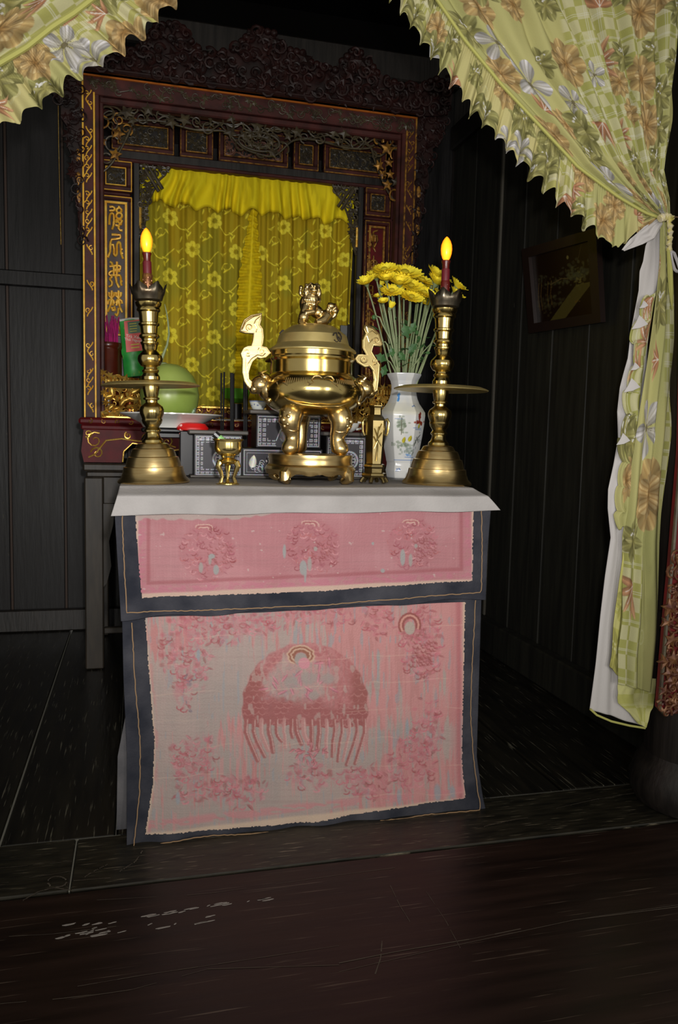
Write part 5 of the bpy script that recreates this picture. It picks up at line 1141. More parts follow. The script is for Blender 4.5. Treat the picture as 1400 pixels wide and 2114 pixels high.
def quad(nm, s0, s1, t0, t1, d, m_):
    MB().add([lab(s0, t0, d), lab(s1, t0, d), lab(s1, t1, d), lab(s0, t1, d), lab(s0, t0, -.004), lab(s1, t0, -.004), lab(s1, t1, -.004), lab(s0, t1, -.004)], [(3, 2, 1, 0), (0, 1, 5, 4), (2, 3, 7, 6), (1, 2, 6, 5), (3, 0, 4, 7)]).build(nm, m_, tp, smooth=False)
quad('label', 0, 1, 0, 1, 0, mat('label_red', (214, 52, 40), .4)); quad('label_panel', .22, 1, .04, .42, .001, mat('label_green', (44, 92, 52), .4))
def text(s, size, loc, m_, name, parent, tilt=0., rot=(math.pi/2, 0, 0), ext=.0004):
    cu = bpy.data.curves.new(name, 'FONT'); cu.body = s; cu.size = size; cu.extrude = ext; cu.align_x = 'CENTER'; cu.resolution_u = 2
    o = bpy.data.objects.new(name, cu); C.objects.link(o); dg = bpy.context.evaluated_depsgraph_get(); me = bpy.data.meshes.new_from_object(o.evaluated_get(dg)); bpy.data.objects.remove(o)
    o = bpy.data.objects.new(name, me); C.objects.link(o); me.materials.clear(); me.materials.append(m_); o.parent = parent; o.location = Vector(loc)-wloc(parent); o.rotation_euler = (rot[0], tilt, rot[2]); return o
mw = mat('print_white', (236, 226, 214), .5); my = mat('print_yellow', (214, 200, 60), .5)
text('Trà Xanh', .021, lab(.58, .58, .002), mw, 'lettering', tp, .07); text('Thái Nguyên', .018, lab(.55, .68, .002), mw, 'lettering', tp, .07)
for t_ in (.10, .18, .26, .34): quad('faint_print', .34, .34+.5*(1-abs(t_-.2)), t_, t_+.022, .002, my)
for t_ in (.76, .86): quad('faint_print', .32, .94-t_*.12, t_, t_+.035, .002, my)
# small dark model altar behind the burner, mirror-grey board, green bowl
c0 = P(565, 740, y=3.45); 
mo = thing('miniature_altar', 'small dark carved wooden stand with finial and red fringe behind the big burner', 'stand', (c0.x, 3.2, .998)); Y_ = 3.2
f = lambda px, py: P(px, py, y=Y_)
MB().box(f(553, 775).x, f(652, 775).x, Y_-.04, Y_+.08, f(560, 782).z, f(560, 774).z, .003).box(f(553, 775).x, f(652, 775).x, Y_-.04, Y_+.08, f(560, 745).z, f(560, 740).z, .003).box(f(556, 775).x, f(650, 775).x, Y_-.035, Y_+.07, .998, f(560, 782).z, .003).build('body', m_red, mo)
for px in (558, 568, 580, 600, 620, 640): MB().lathe([(.006, 0), (.008, .006), (.004, .014), (.007, .03), (.004, .045), (.006, .06)], (f(px, 774).x, Y_-.03, f(px, 774).z), 10).build('baluster', m_oldgold, mo)
g = MB(); a, b = f(550, 728), f(566, 716); g.prism([(a.x, a.z), (f(556, 720).x, f(556, 720).z), (b.x, b.z), (f(650, 716).x, b.z), (f(655, 728).x, a.z)], Y_-.05, Y_+.05); g.build('roof', m_red, mo, smooth=False)
g = MB()
for i in range(14): v = f(552+i*6, 729); g.ell((v.x, Y_-.05, v.z), (.005, .005, .008), 6, 5)
g.build('red_fringe', m_redp, mo)
MB().box(f(560, 730).x, f(645, 730).x, Y_-.03, Y_+.04, f(560, 742).z, a.z, .002).build('frieze', m_blackwood, mo)
v = f(584, 697); MB().lathe([(.006, -.04), (.012, -.02), (.017, -.005), (.012, 0), (.014, .012), (.016, .018), (.009, .026), (.002, .032)], (v.x, Y_, v.z), 12).build('finial', mat('grey_finial', (96, 88, 88), .5), mo)
MB().tube([(v.x, Y_, v.z-.04), (v.x, Y_, b.z-.002)], .006, 8).build('post', m_red, mo)
t = thing('mirror', 'narrow grey upright mirror standing right of the yellow lace', 'mirror', (1.09, 4.02, 1.205)); a, b = P(701, 672, y=4.02), P(716, 670, y=4.02)
MB().box(a.x, b.x, 4.0, 4.012, 1.205, a.z, .002).build('pane', mat('mirror_grey', (110, 112, 112), .2, .6), t); MB().box(b.x, b.x+.012, 3.995, 4.016, 1.205, a.z+.006, .003).build('frame', m_blackwood, t)
t = thing('green_bowl', 'light green bowl behind the black sticks, low before the lace', 'bowl', (P(488, 820, y=4.02).x, 4.03, 1.205)); v = P(488, 803, y=4.03)
hb = v.z-1.205; MB().lathe([(.03, 0), (.03, hb-.075)], (v.x, 4.03, 1.205), 20).build('foot', m_lacq, t); MB().lathe([(.03, hb-.07), (.06, hb-.05), (.075, hb), (.07, hb), (.03, hb-.06)], (v.x, 4.03, 1.205), 28).build('bowl', mat('bowl_green', (96, 170, 40), .4), t)
# hanging brass-coloured wire at the left
v = P(122, 500, y=4.3); o = MB().tube([P(121, 290, y=4.3)+Vector((0, 0, .8)), P(121, 290, y=4.3), P(124, 420, y=4.3), P(126, 505, y=4.3)], .0016, 5).build('hanging_cord', m_gold, None); tag(o, 'thin gold cord hanging in the dark left of the shrine', 'cord')
# ---------------------------------------------------------------- flower vase
VX2, VY2 = P(828, 982, y=2.78).x, 2.78; kv = 1.79e-3; zb2 = .998
fv = thing('flower_vase', 'white six-sided porcelain vase painted with trees and boats, holding yellow flowers', 'vase', (VX2, VY2, zb2))
rows = [(982, 26), (980, 28), (966, 30.5), (955, 28.5), (950, 28.5), (946, 30), (942, 30.5), (920, 35), (895, 39), (870, 42), (852, 43.5), (846, 43), (838, 38), (828, 31), (818, 27), (810, 25), (800, 23.5), (790, 24), (782, 26), (775, 30), (769, 33), (767, 33)]
ry = np.array([r[0] for r in rows][::-1], float); rv = np.array([r[1] for r in rows][::-1], float)
nth, nz = 300, 260; A, YY = np.meshgrid(np.linspace(0, 2*math.pi, nth, endpoint=False), np.linspace(982, 767, nz))
R = np.interp(YY, ry, rv); ph = (A+.25) % (math.pi/3)-math.pi/6; hexf = (math.cos(math.pi/6)/np.cos(ph)); R = R*(1+(hexf*1.07-1)*.75)*1.0
U_ = (A+math.pi/2)*36; U_ = (U_+math.pi*36) % (2*math.pi*36)-math.pi*36   # photo pixels right of the centre line on the near side
p_ = Paint(U_+828, YY, (226, 226, 222)); rnd = random.Random(12)
p_.mix(sst(.5, .7, vn(U_/20, YY/30, 1, 3, 2))*.35, (206, 212, 222)); p_.mix(((YY > 846) & (YY < 850))*.0, (0, 0, 0))
p_.mix(sst(810, 850, YY)*sst(856, 846, YY)*.4, (226, 220, 180))
def blobs(cx, cy, rx, ry_, n, cs, r0=3.5, a=.55):
    for i in range(n):
        x, y = cx+rnd.gauss(0, rx*.5), cy+rnd.gauss(0, ry_*.5); p_.disc(x, y, r0*rnd.uniform(.6, 1.3), r0*rnd.uniform(.6, 1.2), rnd.choice(cs), a, .5)
for off in (0, 113, -113):
    cx = 828+off
    blobs(cx-14, 872, 8, 20, 46, ((112, 128, 104), (136, 150, 128))); blobs(cx-8, 912, 20, 7, 34, ((112, 128, 108), (146, 158, 138))); blobs(cx+4, 925, 20, 8, 24, ((124, 140, 128), (150, 160, 150))); blobs(cx+26, 905, 12, 14, 22, ((132, 140, 134),), 3)
    blobs(cx+22, 867, 14, 2.5, 22, ((132, 44, 30), (152, 60, 40)), 4, .9); blobs(cx+22, 857, 3, 8, 12, ((132, 44, 30),), 4, .9)
    for (x, y) in ((-10, 903), (2, 900), (22, 874)): p_.petal(cx+x, y+6, -1.3, 13, 8, (206, 196, 60), (190, 176, 50), edge=1.)
    for (x0, x1, y) in ((8, 34, 878), (12, 36, 881), (-25, -12, 860), (-4, 20, 938), (-30, 30, 944)): p_.line([(cx+x0, y), (cx+x1, y+.6)], 1., (110, 140, 190), .8)
    p_.line([(cx+14, 915), (cx+22, 900), (cx+34, 892)], 1.2, (70, 70, 70)); p_.line([(cx+22, 900), (cx+30, 908)], 1., (70, 70, 70)); p_.line([(cx-14, 858), (cx-14, 892)], 1., (110, 110, 90))
    blobs(cx+3, 934, 5, 3, 8, ((120, 160, 210),), 3); blobs(cx-18, 965, 8, 4, 5, ((70, 110, 180),), 2.5, .8); blobs(cx+12, 968, 6, 4, 4, ((90, 140, 200),), 2.5, .8); blobs(cx-26, 815, 4, 7, 8, ((60, 130, 200),), 3.5, .8); blobs(cx+8, 834, 8, 2, 5, ((90, 120, 170),), 2, .7)
grid('vase_body', VX2+R*kv*np.cos(A), VY2+R*kv*np.sin(A), zb2+(982-YY)*kv, m_ceramic, fv, rgb=p_.rgb(1.0), closed=True, thick=.003)
MB().lathe([(25*kv, 0), (26*kv, .002), (5*kv, .004)], (VX2, VY2, zb2), 24).build('base', m_white, fv)
o = MB().box(VX2-.075, VX2+.075, VY2-.06, VY2+.06, .9985-.0005, .9985).build('x', m_dust, None); bpy.data.objects.remove(o)
# flowers
def flower_head(kind, seed):
    r2 = random.Random(seed); g = MB(); R = .040
    lay = {0: ((1.0, 20, .55, .55), (.82, 16, .8, .8), (.6, 12, 1.0, 1.0)), 1: ((1.0, 22, .12, .2), (.86, 18, .32, .35), (.62, 14, .62, .6)), 2: ((.9, 16, 1.1, 1.15), (.8, 12, 1.25, 1.3))}[kind]
    for (k, n, e0, e1) in lay:
        for i in range(n):
            a = 2*math.pi*(i+r2.uniform(-.2, .2))/n; L_ = R*k*r2.uniform(.9, 1.08); w_ = .0052*(k+.2); pts = []
            for j, t in enumerate((0, .35, .7, 1.)):
                e = e0+(e1-e0)*t; q = L_*t; x = q*math.cos(e)+.004; z = q*math.sin(e)+.004
                wd = w_*(.5, 1.1, 1.2, .3)[j]
                for s in (-1, 0, 1): pts.append((x*math.cos(a)-s*wd*math.sin(a), x*math.sin(a)+s*wd*math.cos(a), z-(.0016 if s == 0 else 0)+.001*s))
            fs = []
            for j in range(3):
                for s in (0, 1): b = j*3+s; fs.append((b, b+1, b+4, b+3))
            g.add(pts, fs)
    return g
HEADS = []
for kind in (0, 1, 2):
    for sd in (1, 2):
        me = flower_head(kind, sd+kind*7).build('petals', m_petal, None).data; HEADS.append(me)
for o in [o for o in bpy.data.objects if o.name.startswith('petals')]: bpy.data.objects.remove(o)
CENM = MB().ell((0, 0, .010), (.011, .011, .006), 10, 6).build('flower_centre', m_petc, None); cen_me = CENM.data; bpy.data.objects.remove(CENM)
CAL = MB().lathe([(.002, -.012), (.006, -.006), (.009, .0), (.011, .006), (.004, .004)], (0, 0, 0), 10).build('calyx', m_stem, None); cal_me = CAL.data; bpy.data.objects.remove(CAL)
FL = [(345, 110, 1.25, 1, 0, 'high at the back left of the bouquet'), (240, 205, 1.1, 0, .02, 'in the upper left of the bouquet'), (112, 285, 1.05, 0, 0, 'leftmost of the bouquet'), (372, 232, 1.0, 0, -.03, 'beside the leftmost blooms, facing front'), (605, 165, 1.7, 1, 0, 'widest bloom at the top centre'),
 (540, 290, 1.3, 0, -.04, 'deep golden, just below the widest bloom'), (440, 385, 1.15, 1, -.03, 'lower left of centre, seen edge on'), (690, 320, 1.25, 1, -.03, 'right of the golden bloom in the centre'), (830, 250, 1.25, 1, .02, 'between the centre and the right cluster'), (1000, 180, 1.2, 0, .0, 'upper right, left of the glowing bulb'),
 (860, 410, 1.15, 1, -.05, 'facing forward in the lower right of centre'), (695, 465, 1.2, 1, -.06, 'lowest open orange-tinged bloom in the centre'), (412, 600, .85, 2, -.05, 'small half-closed bloom hanging lowest at the left'), (328, 525, .6, 0, -.04, 'small bloom above the lowest half-closed one'), (262, 455, .55, 0, .03, 'small bloom at the left edge below the others'),
 (1010, 285, 1.3, 0, -.02, 'under the upper right bloom, beside the red candle'), (1275, 330, 1.15, 0, .02, 'rightmost, right of the red candle'), (1262, 440, 1.05, 0, .0, 'right of the candle, below the rightmost bloom'), (545, 440, .9, 0, .03, 'half hidden in the middle of the bouquet'), (835, 525, .8, 1, .02, 'low and small, right of the middle'), (925, 535, .8, 0, .03, 'low bloom left of the candle sleeve'), (1050, 450, .9, 0, .04, 'orange-brown bloom behind the candle'),
 (290, 300, .8, 2, .04, 'half closed behind the left blooms'), (720, 230, 1.1, 0, .05, 'behind the centre blooms'), (1090, 200, 1.1, 1, .05, 'behind the glowing bulb'), (450, 150, 1.0, 0, .05, 'behind the highest left bloom'), (780, 350, 1.0, 0, .06, 'deep in the middle of the bouquet'), (930, 330, 1.0, 1, .05, 'behind the right cluster')]
rnd = random.Random(9); MZ = zb2+215*kv
for i, (fx, fy, s, kind, dy, wh) in enumerate(FL):
    y = VY2+dy; hp = P(740+fx/6.364, 540+fy/6.364, y=y); hp.z -= .006
    ax = (hp.x-VX2); bx, by = VX2+max(-.022, min(.022, ax*.14))+rnd.uniform(-.006, .006), VY2+rnd.uniform(-.02, .02)
    t = thing('chrysanthemum', 'yellow chrysanthemum stem in the white vase, '+wh, 'flower', (bx, by, MZ-.10), 'yellow chrysanthemums in the white vase')
    dr = Vector((ax*.6, dy*.5-.10, .16)).normalized()
    if kind == 2: dr = Vector((.15 if ax > 0 else .35, -.2, .9)).normalized()
    if kind == 1 and dy < 0: dr = Vector((ax*.6, -.12, .15)).normalized()
    rot = dr.to_track_quat('Z', 'Y').to_euler(); rot.rotate_axis('Z', rnd.uniform(0, 6)); sc_ = s*.90
    for me, nm in ((HEADS[kind*2+i % 2], 'petals'), (cen_me, 'flower_centre'), (cal_me, 'calyx')):
        if nm == 'flower_centre' and kind == 2: continue
        o = bpy.data.objects.new(nm, me); C.objects.link(o); o.parent = t; o.location = hp-t.location; o.rotation_euler = rot; o.scale = (sc_,)*3
    p0 = Vector((bx, by, MZ-.10)); p1 = hp-dr*.008*s; pts = []
    for k in range(9):
        u_ = k/8; e_ = u_**1.18; pts.append(Vector((p0.x+(p1.x-p0.x)*e_+rnd.uniform(-.0012, .0012), p0.y+(p1.y-p0.y)*e_, p0.z+(p1.z-p0.z)*u_)))
    MB().tube(pts, [.0036]*5+[.003]*4, 6).build('stem', m_stem, t)
    if i % 2 == 0 or i > 15:
        g = MB()
        for k in (3, 4, 5)[:rnd.choice((1, 2, 3))]:
            c_ = pts[k]; a = rnd.uniform(0, 6.28); d = Vector((math.cos(a), math.sin(a)*.6, rnd.uniform(.0, .8))).normalized(); w_ = d.cross(Vector((0, 0, 1))).normalized(); L_ = rnd.uniform(.03, .055)
            o_ = [c_]; 
            for (u_, q) in ((.3, .10), (.4, .26), (.5, .16), (.65, .24), (.8, .12)): o_.append(c_+d*L_*u_+w_*L_*q)
            o_.append(c_+d*L_)
            for (u_, q) in ((.8, .12), (.65, .24), (.5, .16), (.4, .26), (.3, .10)): o_.append(c_+d*L_*u_-w_*L_*q)
            g.add(o_+[c_+d*L_*.5+Vector((0, 0, -.004))], [(j, (j+1) % 12, 12) for j in range(12)])
        g.build('leaf', m_leafg, t)
def sprig(pts, lab_, leafy, head=None):
    t = thing('flower_sprig', lab_, 'stem', (VX2, VY2, MZ-.08), 'bare side shoots in the white vase'); V = [Vector((VX2+(P(*pts[0], y=VY2).x-VX2)*.4, VY2, MZ-.08))]+[P(px, py, y=VY2-.03) for px, py in pts]
    MB().tube(V, [.003]*(len(V)-2)+[.0022, .0016], 6).build('stem', m_stem, t)
    g = MB()
    if head: g.ell(V[-1], (.008, .008, .009), 8, 6)
    for (px, py, a, L_) in leafy:
        c_ = P(px, py, y=VY2-.035); d = Vector((math.cos(a), -.2, math.sin(a))); w_ = Vector((-math.sin(a), 0, math.cos(a)))
        o_ = [c_]+[c_+d*L_*u_+w_*L_*q for u_, q in ((.25, .14), (.4, .32), (.5, .2), (.68, .28), (.8, .1))]+[c_+d*L_]+[c_+d*L_*u_-w_*L_*q for u_, q in ((.8, .1), (.68, .28), (.5, .2), (.4, .32), (.25, .14))]
        g.add(o_+[c_+d*L_*.5+Vector((0, -.004, 0))], [(j, (j+1) % 12, 12) for j in range(12)])
    if g.v: g.build('leaves' if leafy else 'bud', m_leafg, t)
sprig([(820, 765), (806, 735), (800, 712), (795, 705), (791, 707)], 'thin shoot with a nodding tip beside the burner handle', [])
sprig([(822, 760), (806, 700), (790, 670), (784, 655), (776, 652), (772, 655)], 'curling shoot with a pale green bud at the left of the bouquet', [], head=True)
sprig([(815, 765), (806, 748), (798, 742)], 'leafy low shoot at the left of the vase mouth', [(800, 745, 2.8, .055), (797, 752, -1.9, .05), (812, 738, 1.9, .04)])
sprig([(845, 765), (862, 745), (875, 725), (893, 706)], 'bare forked shoot at the right of the vase mouth', [(878, 728, 0, .02)])
sprig([(838, 765), (845, 720), (850, 690), (858, 660)], 'shoot with broad dark leaves in the middle of the stems', [(843, 700, 2.0, .06), (842, 730, .9, .05), (846, 690, 1.2, .05), (838, 745, 2.4, .045)])
# ---------------------------------------------------------------- framed lacquer picture on the right wall
pc = thing('framed_picture', 'dark framed lacquer landscape picture tilted on the right wall', 'picture', (1.84, 3.17, 1.84))
c00, c10, c11, c01 = [P(a, b, x=x) for a, b, x in ((1085, 515, 1.80), (1240, 470, 1.80), (1250, 665, 1.862), (1100, 688, 1.862))]
def pp(s, t, d=0.): v = c00.lerp(c10, s).lerp(c01.lerp(c11, s), t); return v+Vector((-d, 0, -d*.1))
g = MB(); fw = .1
def strip(s0, s1, t0, t1, d):
    g.add([pp(s0, t0, d), pp(s1, t0, d), pp(s1, t1, d), pp(s0, t1, d), pp(s0, t0, -.002), pp(s1, t0, -.002), pp(s1, t1, -.002), pp(s0, t1, -.002)], [(0, 1, 2, 3), (0, 4, 5, 1), (1, 5, 6, 2), (2, 6, 7, 3), (3, 7, 4, 0)])
strip(0, 1, 0, .11, .022); strip(0, 1, .89, 1, .022); strip(0, .1, .11, .89, .022); strip(.9, 1, .11, .89, .022); g.build('frame', mat('picture_frame', (40, 28, 24), .35), pc, smooth=False)
T, S = np.meshgrid(np.linspace(.1, .9, 200), np.linspace(.1, .9, 160), indexing='ij')
p_ = Paint((S-.1)/.8, (T-.1)/.8, (30, 16, 8)); u, v = p_.u, p_.v; rnd = random.Random(3)
p_.mix((v > .95-.55*u)*(v < 1.1-.25*u)*0, (0, 0, 0))
def bl(cx, cy, rx, ry_, n, cs, r0=.02, a=.6):
    for i in range(n): p_.disc(cx+rnd.gauss(0, rx*.5), cy+rnd.gauss(0, ry_*.5), r0*rnd.uniform(.5, 1.3), r0*rnd.uniform(.5, 1.3), rnd.choice(cs), a, .5)
gr = ((78, 80, 56), (62, 62, 44), (92, 90, 50)); bl(.75, .38, .22, .14, 110, gr, .03); bl(.45, .45, .3, .06, 70, gr, .025, .5); bl(.3, .7, .3, .16, 90, gr, .03, .4); bl(.15, .35, .1, .06, 30, gr, .02, .5); bl(.78, .5, .08, .12, 30, ((120, 112, 50), (96, 90, 60)), .02)
road = (v > 1.02-.62*u)&(v > .98-.05)&0 | ((v-(.98-.9*(u-.25))) > 0)&((v-(.98-.9*(u-.52))) < 0)&(v > .55)
p_.mix(road*.8, (96, 88, 40)); p_.mix(((v-(.98-.9*(u-.52))) > 0)*(v > .6)*.9, (30, 14, 6))
for x in (.07, .12, .24, .3): p_.line([(x, .85-x*.3), (x-.01, .6), (x+.02, .42)], .006, (104, 80, 40))
p_.disc(.62, .15, .02, .03, (120, 110, 60)); bl(.72, .78, .05, .02, 10, ((104, 76, 30),), .012, .9); p_.line([(.85, .02), (.78, .22)], .004, (80, 70, 40)); p_.line([(.3, .47), (.5, .42), (.6, .44)], .006, (110, 90, 50))
X = np.zeros_like(S); Yv = np.zeros_like(S); Zv = np.zeros_like(S)
for arr, i in ((X, 0), (Yv, 1), (Zv, 2)): arr[...] = (c00[i]*(1-S)+c10[i]*S)*(1-T)+(c01[i]*(1-S)+c11[i]*S)*T
grid('painting', X-.004, Yv, Zv, mat('lacquer_picture', attr=True, rough=.3), pc, rgb=p_.rgb(1.1), flip=True)
# ---------------------------------------------------------------- carved couplet board on the pillar
cb = thing('carved_couplet_board', 'red lacquered carved board with worn gilt, hung on the right pillar', 'board', (1.6, 1.9, .3))
yb_ = 1.895
o_ = [P(a, b, y=yb_) for a, b in ((1406, 930), (1387, 1160), (1377, 1265), (1361, 1462))]
xl_ = [(o_[1].x, o_[1].z+.6), (o_[1].x, o_[1].z), (o_[2].x, o_[2].z), (o_[3].x, o_[3].z), (o_[3].x+.02, o_[3].z-.02), (o_[3].x+.35, o_[3].z-.02), (o_[1].x+.36, o_[1].z+.9)]
xl_[0] = (o_[0].x-.035, o_[0].z+.7); xl_[1:1] = [(o_[0].x, o_[0].z)]
MB().prism(xl_, yb_, yb_+.02).build('board', m_red, cb, smooth=False)
g = MB(); g.tube([(x, yb_-.002, z) for x, z in xl_[1:6]], .006, 6); g.build('edge_moulding', m_darkcarve, cb)
g = MB(); ib = inside(xl_); carve(g, (o_[3].x-.02, o_[3].x+.32, .36, .84), ib, .04, 170, yb_-.004, seed=77, dens=.55, leaves=.5, out=.008, rt=.004); g.build('carved_foliage', mat('dull_gilt_relief', (124, 84, 50), .4, .3, col2=(70, 28, 26), nscale=50), cb)
# ---------------------------------------------------------------- printed curtains
YCU = 2.0
OLIVE, OLIVE2 = (186, 178, 104), (150, 142, 66); TAN, TAN2 = (206, 172, 110), (160, 128, 66); ORG, ORG2 = (214, 150, 104), (176, 98, 60); WHT, WGR = (226, 222, 226), (178, 174, 160)
def floral(u, v, seed, base=(204, 198, 120), dens=1., flowers=(), ckb=.02):
    """print of the cotton: checks with double white lines, lime slices, tan and olive blooms, orange lilies, white flowers"""
    p = Paint(u, v, base); rnd = random.Random(seed)
    p.mix(sst(.4, .7, vn(u, v, 3.2, seed, 2))*.6, (180, 182, 104))
    ck = sst(.52, .57, vn(u, v, 2.9, seed+3, 1)+ckb)*.8
    s_ = .042; cu = np.floor(u/s_).astype(int); cv = np.floor(v/s_).astype(int); par = (cu+cv) % 2
    p.mix(ck*(par == 0)*.85, (222, 216, 168)); p.mix(ck*(par == 1)*.7, (176, 176, 76))
    for w_, q in ((u, .084), (v, .084)):
        a = (w_+.02) % q; p.mix(ck*((np.abs(a-.004) < .0011)|(np.abs(a-.009) < .0011))*.8, (236, 234, 214))
    U0, U1, V0, V1 = u.min(), u.max(), v.min(), v.max(); area = (U1-U0)*(V1-V0)
    def R(): return rnd.uniform(U0, U1), rnd.uniform(V0, V1)
    for _ in range(int(area*10*dens)):    # lime slices
        x, y = R(); r = .022
        for q in (r, r*.85): p.line([(x+q*math.cos(t), y+q*math.sin(t)) for t in np.linspace(0, 6.3, 16)], .0012, (222, 220, 160), .7)
        for k in range(8): p.petal(x, y, k*.785, r*.8, r*.4, (212, 212, 140), (206, 206, 130), a=.4)
    def bloom(x, y, s, kind):
        a0 = rnd.uniform(0, 6.28)
        if kind == 0:      # olive lotus
            for k in range(7): p.petal(x, y, a0+k*.9, s*1., s*.6, (122, 116, 50), (188, 184, 112), (140, 134, 70), ex=1.2)
            for k in range(5): p.petal(x, y, a0+.4+k*1.26, s*.6, s*.36, (150, 142, 70), (206, 200, 130), (150, 142, 80))
            for k in range(14): p.disc(x+rnd.gauss(0, s*.18), y-s*.3+rnd.gauss(0, s*.1), s*.05, s*.05, (232, 230, 226), .9)
        elif kind == 1:    # tan peony
            for k in range(8): p.petal(x, y, a0+k*.785, s*.95, s*.66, (176, 134, 70), (222, 190, 120), (186, 146, 84), ex=1.7)
            for k in range(6): p.petal(x, y, a0+.3+k*1.05, s*.64, s*.5, (186, 140, 76), (228, 200, 138), (170, 126, 66), ex=1.7)
            for k in range(4): p.petal(x, y, a0+.6+k*1.57, s*.33, s*.25, (150, 106, 50), (214, 176, 110))
        elif kind == 2:    # orange lily
            for k in range(5): p.petal(x, y, a0+(k-2)*.55, s*1.05, s*.3, (186, 116, 76), (226, 178, 128), (202, 140, 98)); 
            p.line([(x, y), (x+s*.7*math.cos(a0), y+s*.7*math.sin(a0))], .002, (240, 232, 220))
            for k in (1, 3): p.line([(x, y), (x+s*.6*math.cos(a0+(k-2)*.55), y+s*.6*math.sin(a0+(k-2)*.55))], .0015, (240, 226, 210))
        else:              # white flower with fine dark veins
            for k in range(5): p.petal(x, y, a0+k*1.257, s, s*.62, (170, 164, 140), (236, 232, 238), (160, 154, 134), edge=.003, ex=1.7)
            p.disc(x, y, s*.14, s*.14, (110, 100, 60), .8)
            for k in range(12): a = rnd.uniform(0, 6.3); p.line([(x, y), (x+s*.3*math.cos(a), y+s*.3*math.sin(a))], .001, (120, 110, 80))
    placed = [(a, b) for a, b, c_, d in flowers]
    n = int(area*52*dens)
    for _ in range(n*6):
        if len(placed) >= n: break
        x, y = R()
        if any((x-a)**2+(y-b)**2 < .0082 for a, b in placed): continue
        placed.append((x, y)); bloom(x, y, rnd.uniform(.055, .095), rnd.choice((0, 0, 0, 1, 1, 1, 2, 3)))
    for a, b, s, k in flowers: bloom(a, b, s, k)
    g_ = p.c.mean(-1, keepdims=True); p.c = (g_+(p.c-g_)*.84)*.85; return p
def sheet(root, name, Lp, Rp, nt, ns, W_, H_, fold, amp, seed, y0=YCU, gain=1., dens=1., back=0., folds_t=0., ckb=.02, flowers=(), m_=None, tint=None, sag=0., mod=None):
    px, py, S, T = patch(Lp, Rp, nt, ns, y0)
    a = curve_pts(Lp, T[:, 0]); b = curve_pts(Rp, T[:, 0]); wpx = np.hypot(*(b-a).T)[:, None]
    if mod: px, py = mod(px, py, S, T)
    X, Y, Z = unproj(px, py, y0); Y = np.full_like(X, y0)
    wd = np.clip(wpx/wpx.max(), .06, 1)
    ph = fold*S+1.2*vn(S*fold*.35, T*2.2, 1, seed, 2)+folds_t*T
    f = np.sin(2*math.pi*ph)+.45*np.sin(2*math.pi*(ph*1.7+.3+vn(S*3, T*3, 1, seed+1)))
    Y = Y+f*amp*np.sqrt(wd)*.8+back*S
    X = X+.35*amp*np.cos(2*math.pi*ph)*wd
    if m_ is None:
        U_ = S*W_+.01*f*0; V_ = T*H_; pr_ = floral(U_, V_, seed, dens=dens, flowers=flowers, ckb=ckb)
        if tint: pr_.mix(np.full(U_.shape, tint[1]), tint[0])
        rgb = pr_.rgb(gain)
    else: rgb = None
    return grid(name, X, Y, Z, m_ or m_cloth, root, rgb=rgb, thick=0 if name == 'drape' else .0012)
def ruffle(root, name, outer, seam, nt, ns, length, depth, nfold, amp, seed, y0=YCU, flowers=(), flare=6., sgn=1):
    px, py, S, T = patch(outer, seam, nt, ns, y0)      # S: 0 outer edge .. 1 seam
    e = 1-S; ph = 2*math.pi*nfold*T+3*vn(T*nfold*.6, S*.3, 1, seed)
    a = curve_pts(outer, T[:, 0]); b = curve_pts(seam, T[:, 0]); d = (a-b)/np.maximum(np.hypot(*(a-b).T), 1)[:, None]
    am = .45+1.1*vn(T*nfold*.9, S*0, 1, seed+9); sc_ = flare*am*e**1.5*np.sin(ph)
    px = px+d[:, None, 0]*sc_; py = py+d[:, None, 1]*sc_
    tg = np.gradient(a, axis=0); tg /= np.maximum(np.hypot(*tg.T), 1e-6)[:, None]
    sh_ = flare*1.0*e*np.cos(ph)*sgn; px = px+tg[:, None, 0]*sh_; py = py+tg[:, None, 1]*sh_
    X, _, Z = unproj(px, py, y0); Y = y0-.004+amp*am*(.12+e)*(np.sin(ph+.6)+.35*np.sin(ph*2.3+1))+.002*np.sin(T*900)*S**3
    pr_ = floral(T*length, e*depth, seed, base=(214, 202, 128), flowers=flowers, dens=1.5, ckb=-.03)
    return grid(name, X, Y, Z, m_cloth, root, rgb=pr_.rgb(1.), thick=.0012)
rc_ = thing('printed_curtain', 'flower-printed cotton curtain with frilled edge, gathered and tied back at the right', 'curtain', (1.5, YCU, 1.7))
seamR = [(790, -170), (845, -85), (903, 0), (957, 79), (1035, 174), (1127, 273), (1193, 344), (1276, 406), (1330, 438), (1362, 450)]
outR = [(740, -90), (790, -30), (824, 20), (853, 62), (894, 122), (921, 160), (953, 199), (975, 240), (1015, 272), (1052, 318), (1104, 372), (1166, 430), (1212, 470), (1248, 500), (1276, 512), (1288, 500), (1330, 470), (1358, 456)]
edgeR = [(1410, -170), (1405, 0), (1398, 100), (1390, 250), (1374, 350), (1384, 410), (1384, 447)]
sheet(rc_, 'drape', seamR, edgeR, 520, 620, 1.15, 1.05, 9.5, .016, 41, y0=YCU, flowers=((.32, .70, .10, 0), (.62, .52, .05, 3), (.92, .55, .09, 1), (.9, .15, .08, 2), (.2, .88, .09, 3), (.12, .62, .06, 2)))
ruffle(rc_, 'frill', outR, seamR, 900, 70, 1.9, .20, 25, .011, 43)
# hem bead between drape and frill
MB().tube([P(x, y, y=YCU-.012) for x, y in curve_pts(seamR, np.linspace(0, 1, 60))], .0045, 6).build('hem_roll', mat('hem_cotton', (170, 168, 92), .9), rc_)
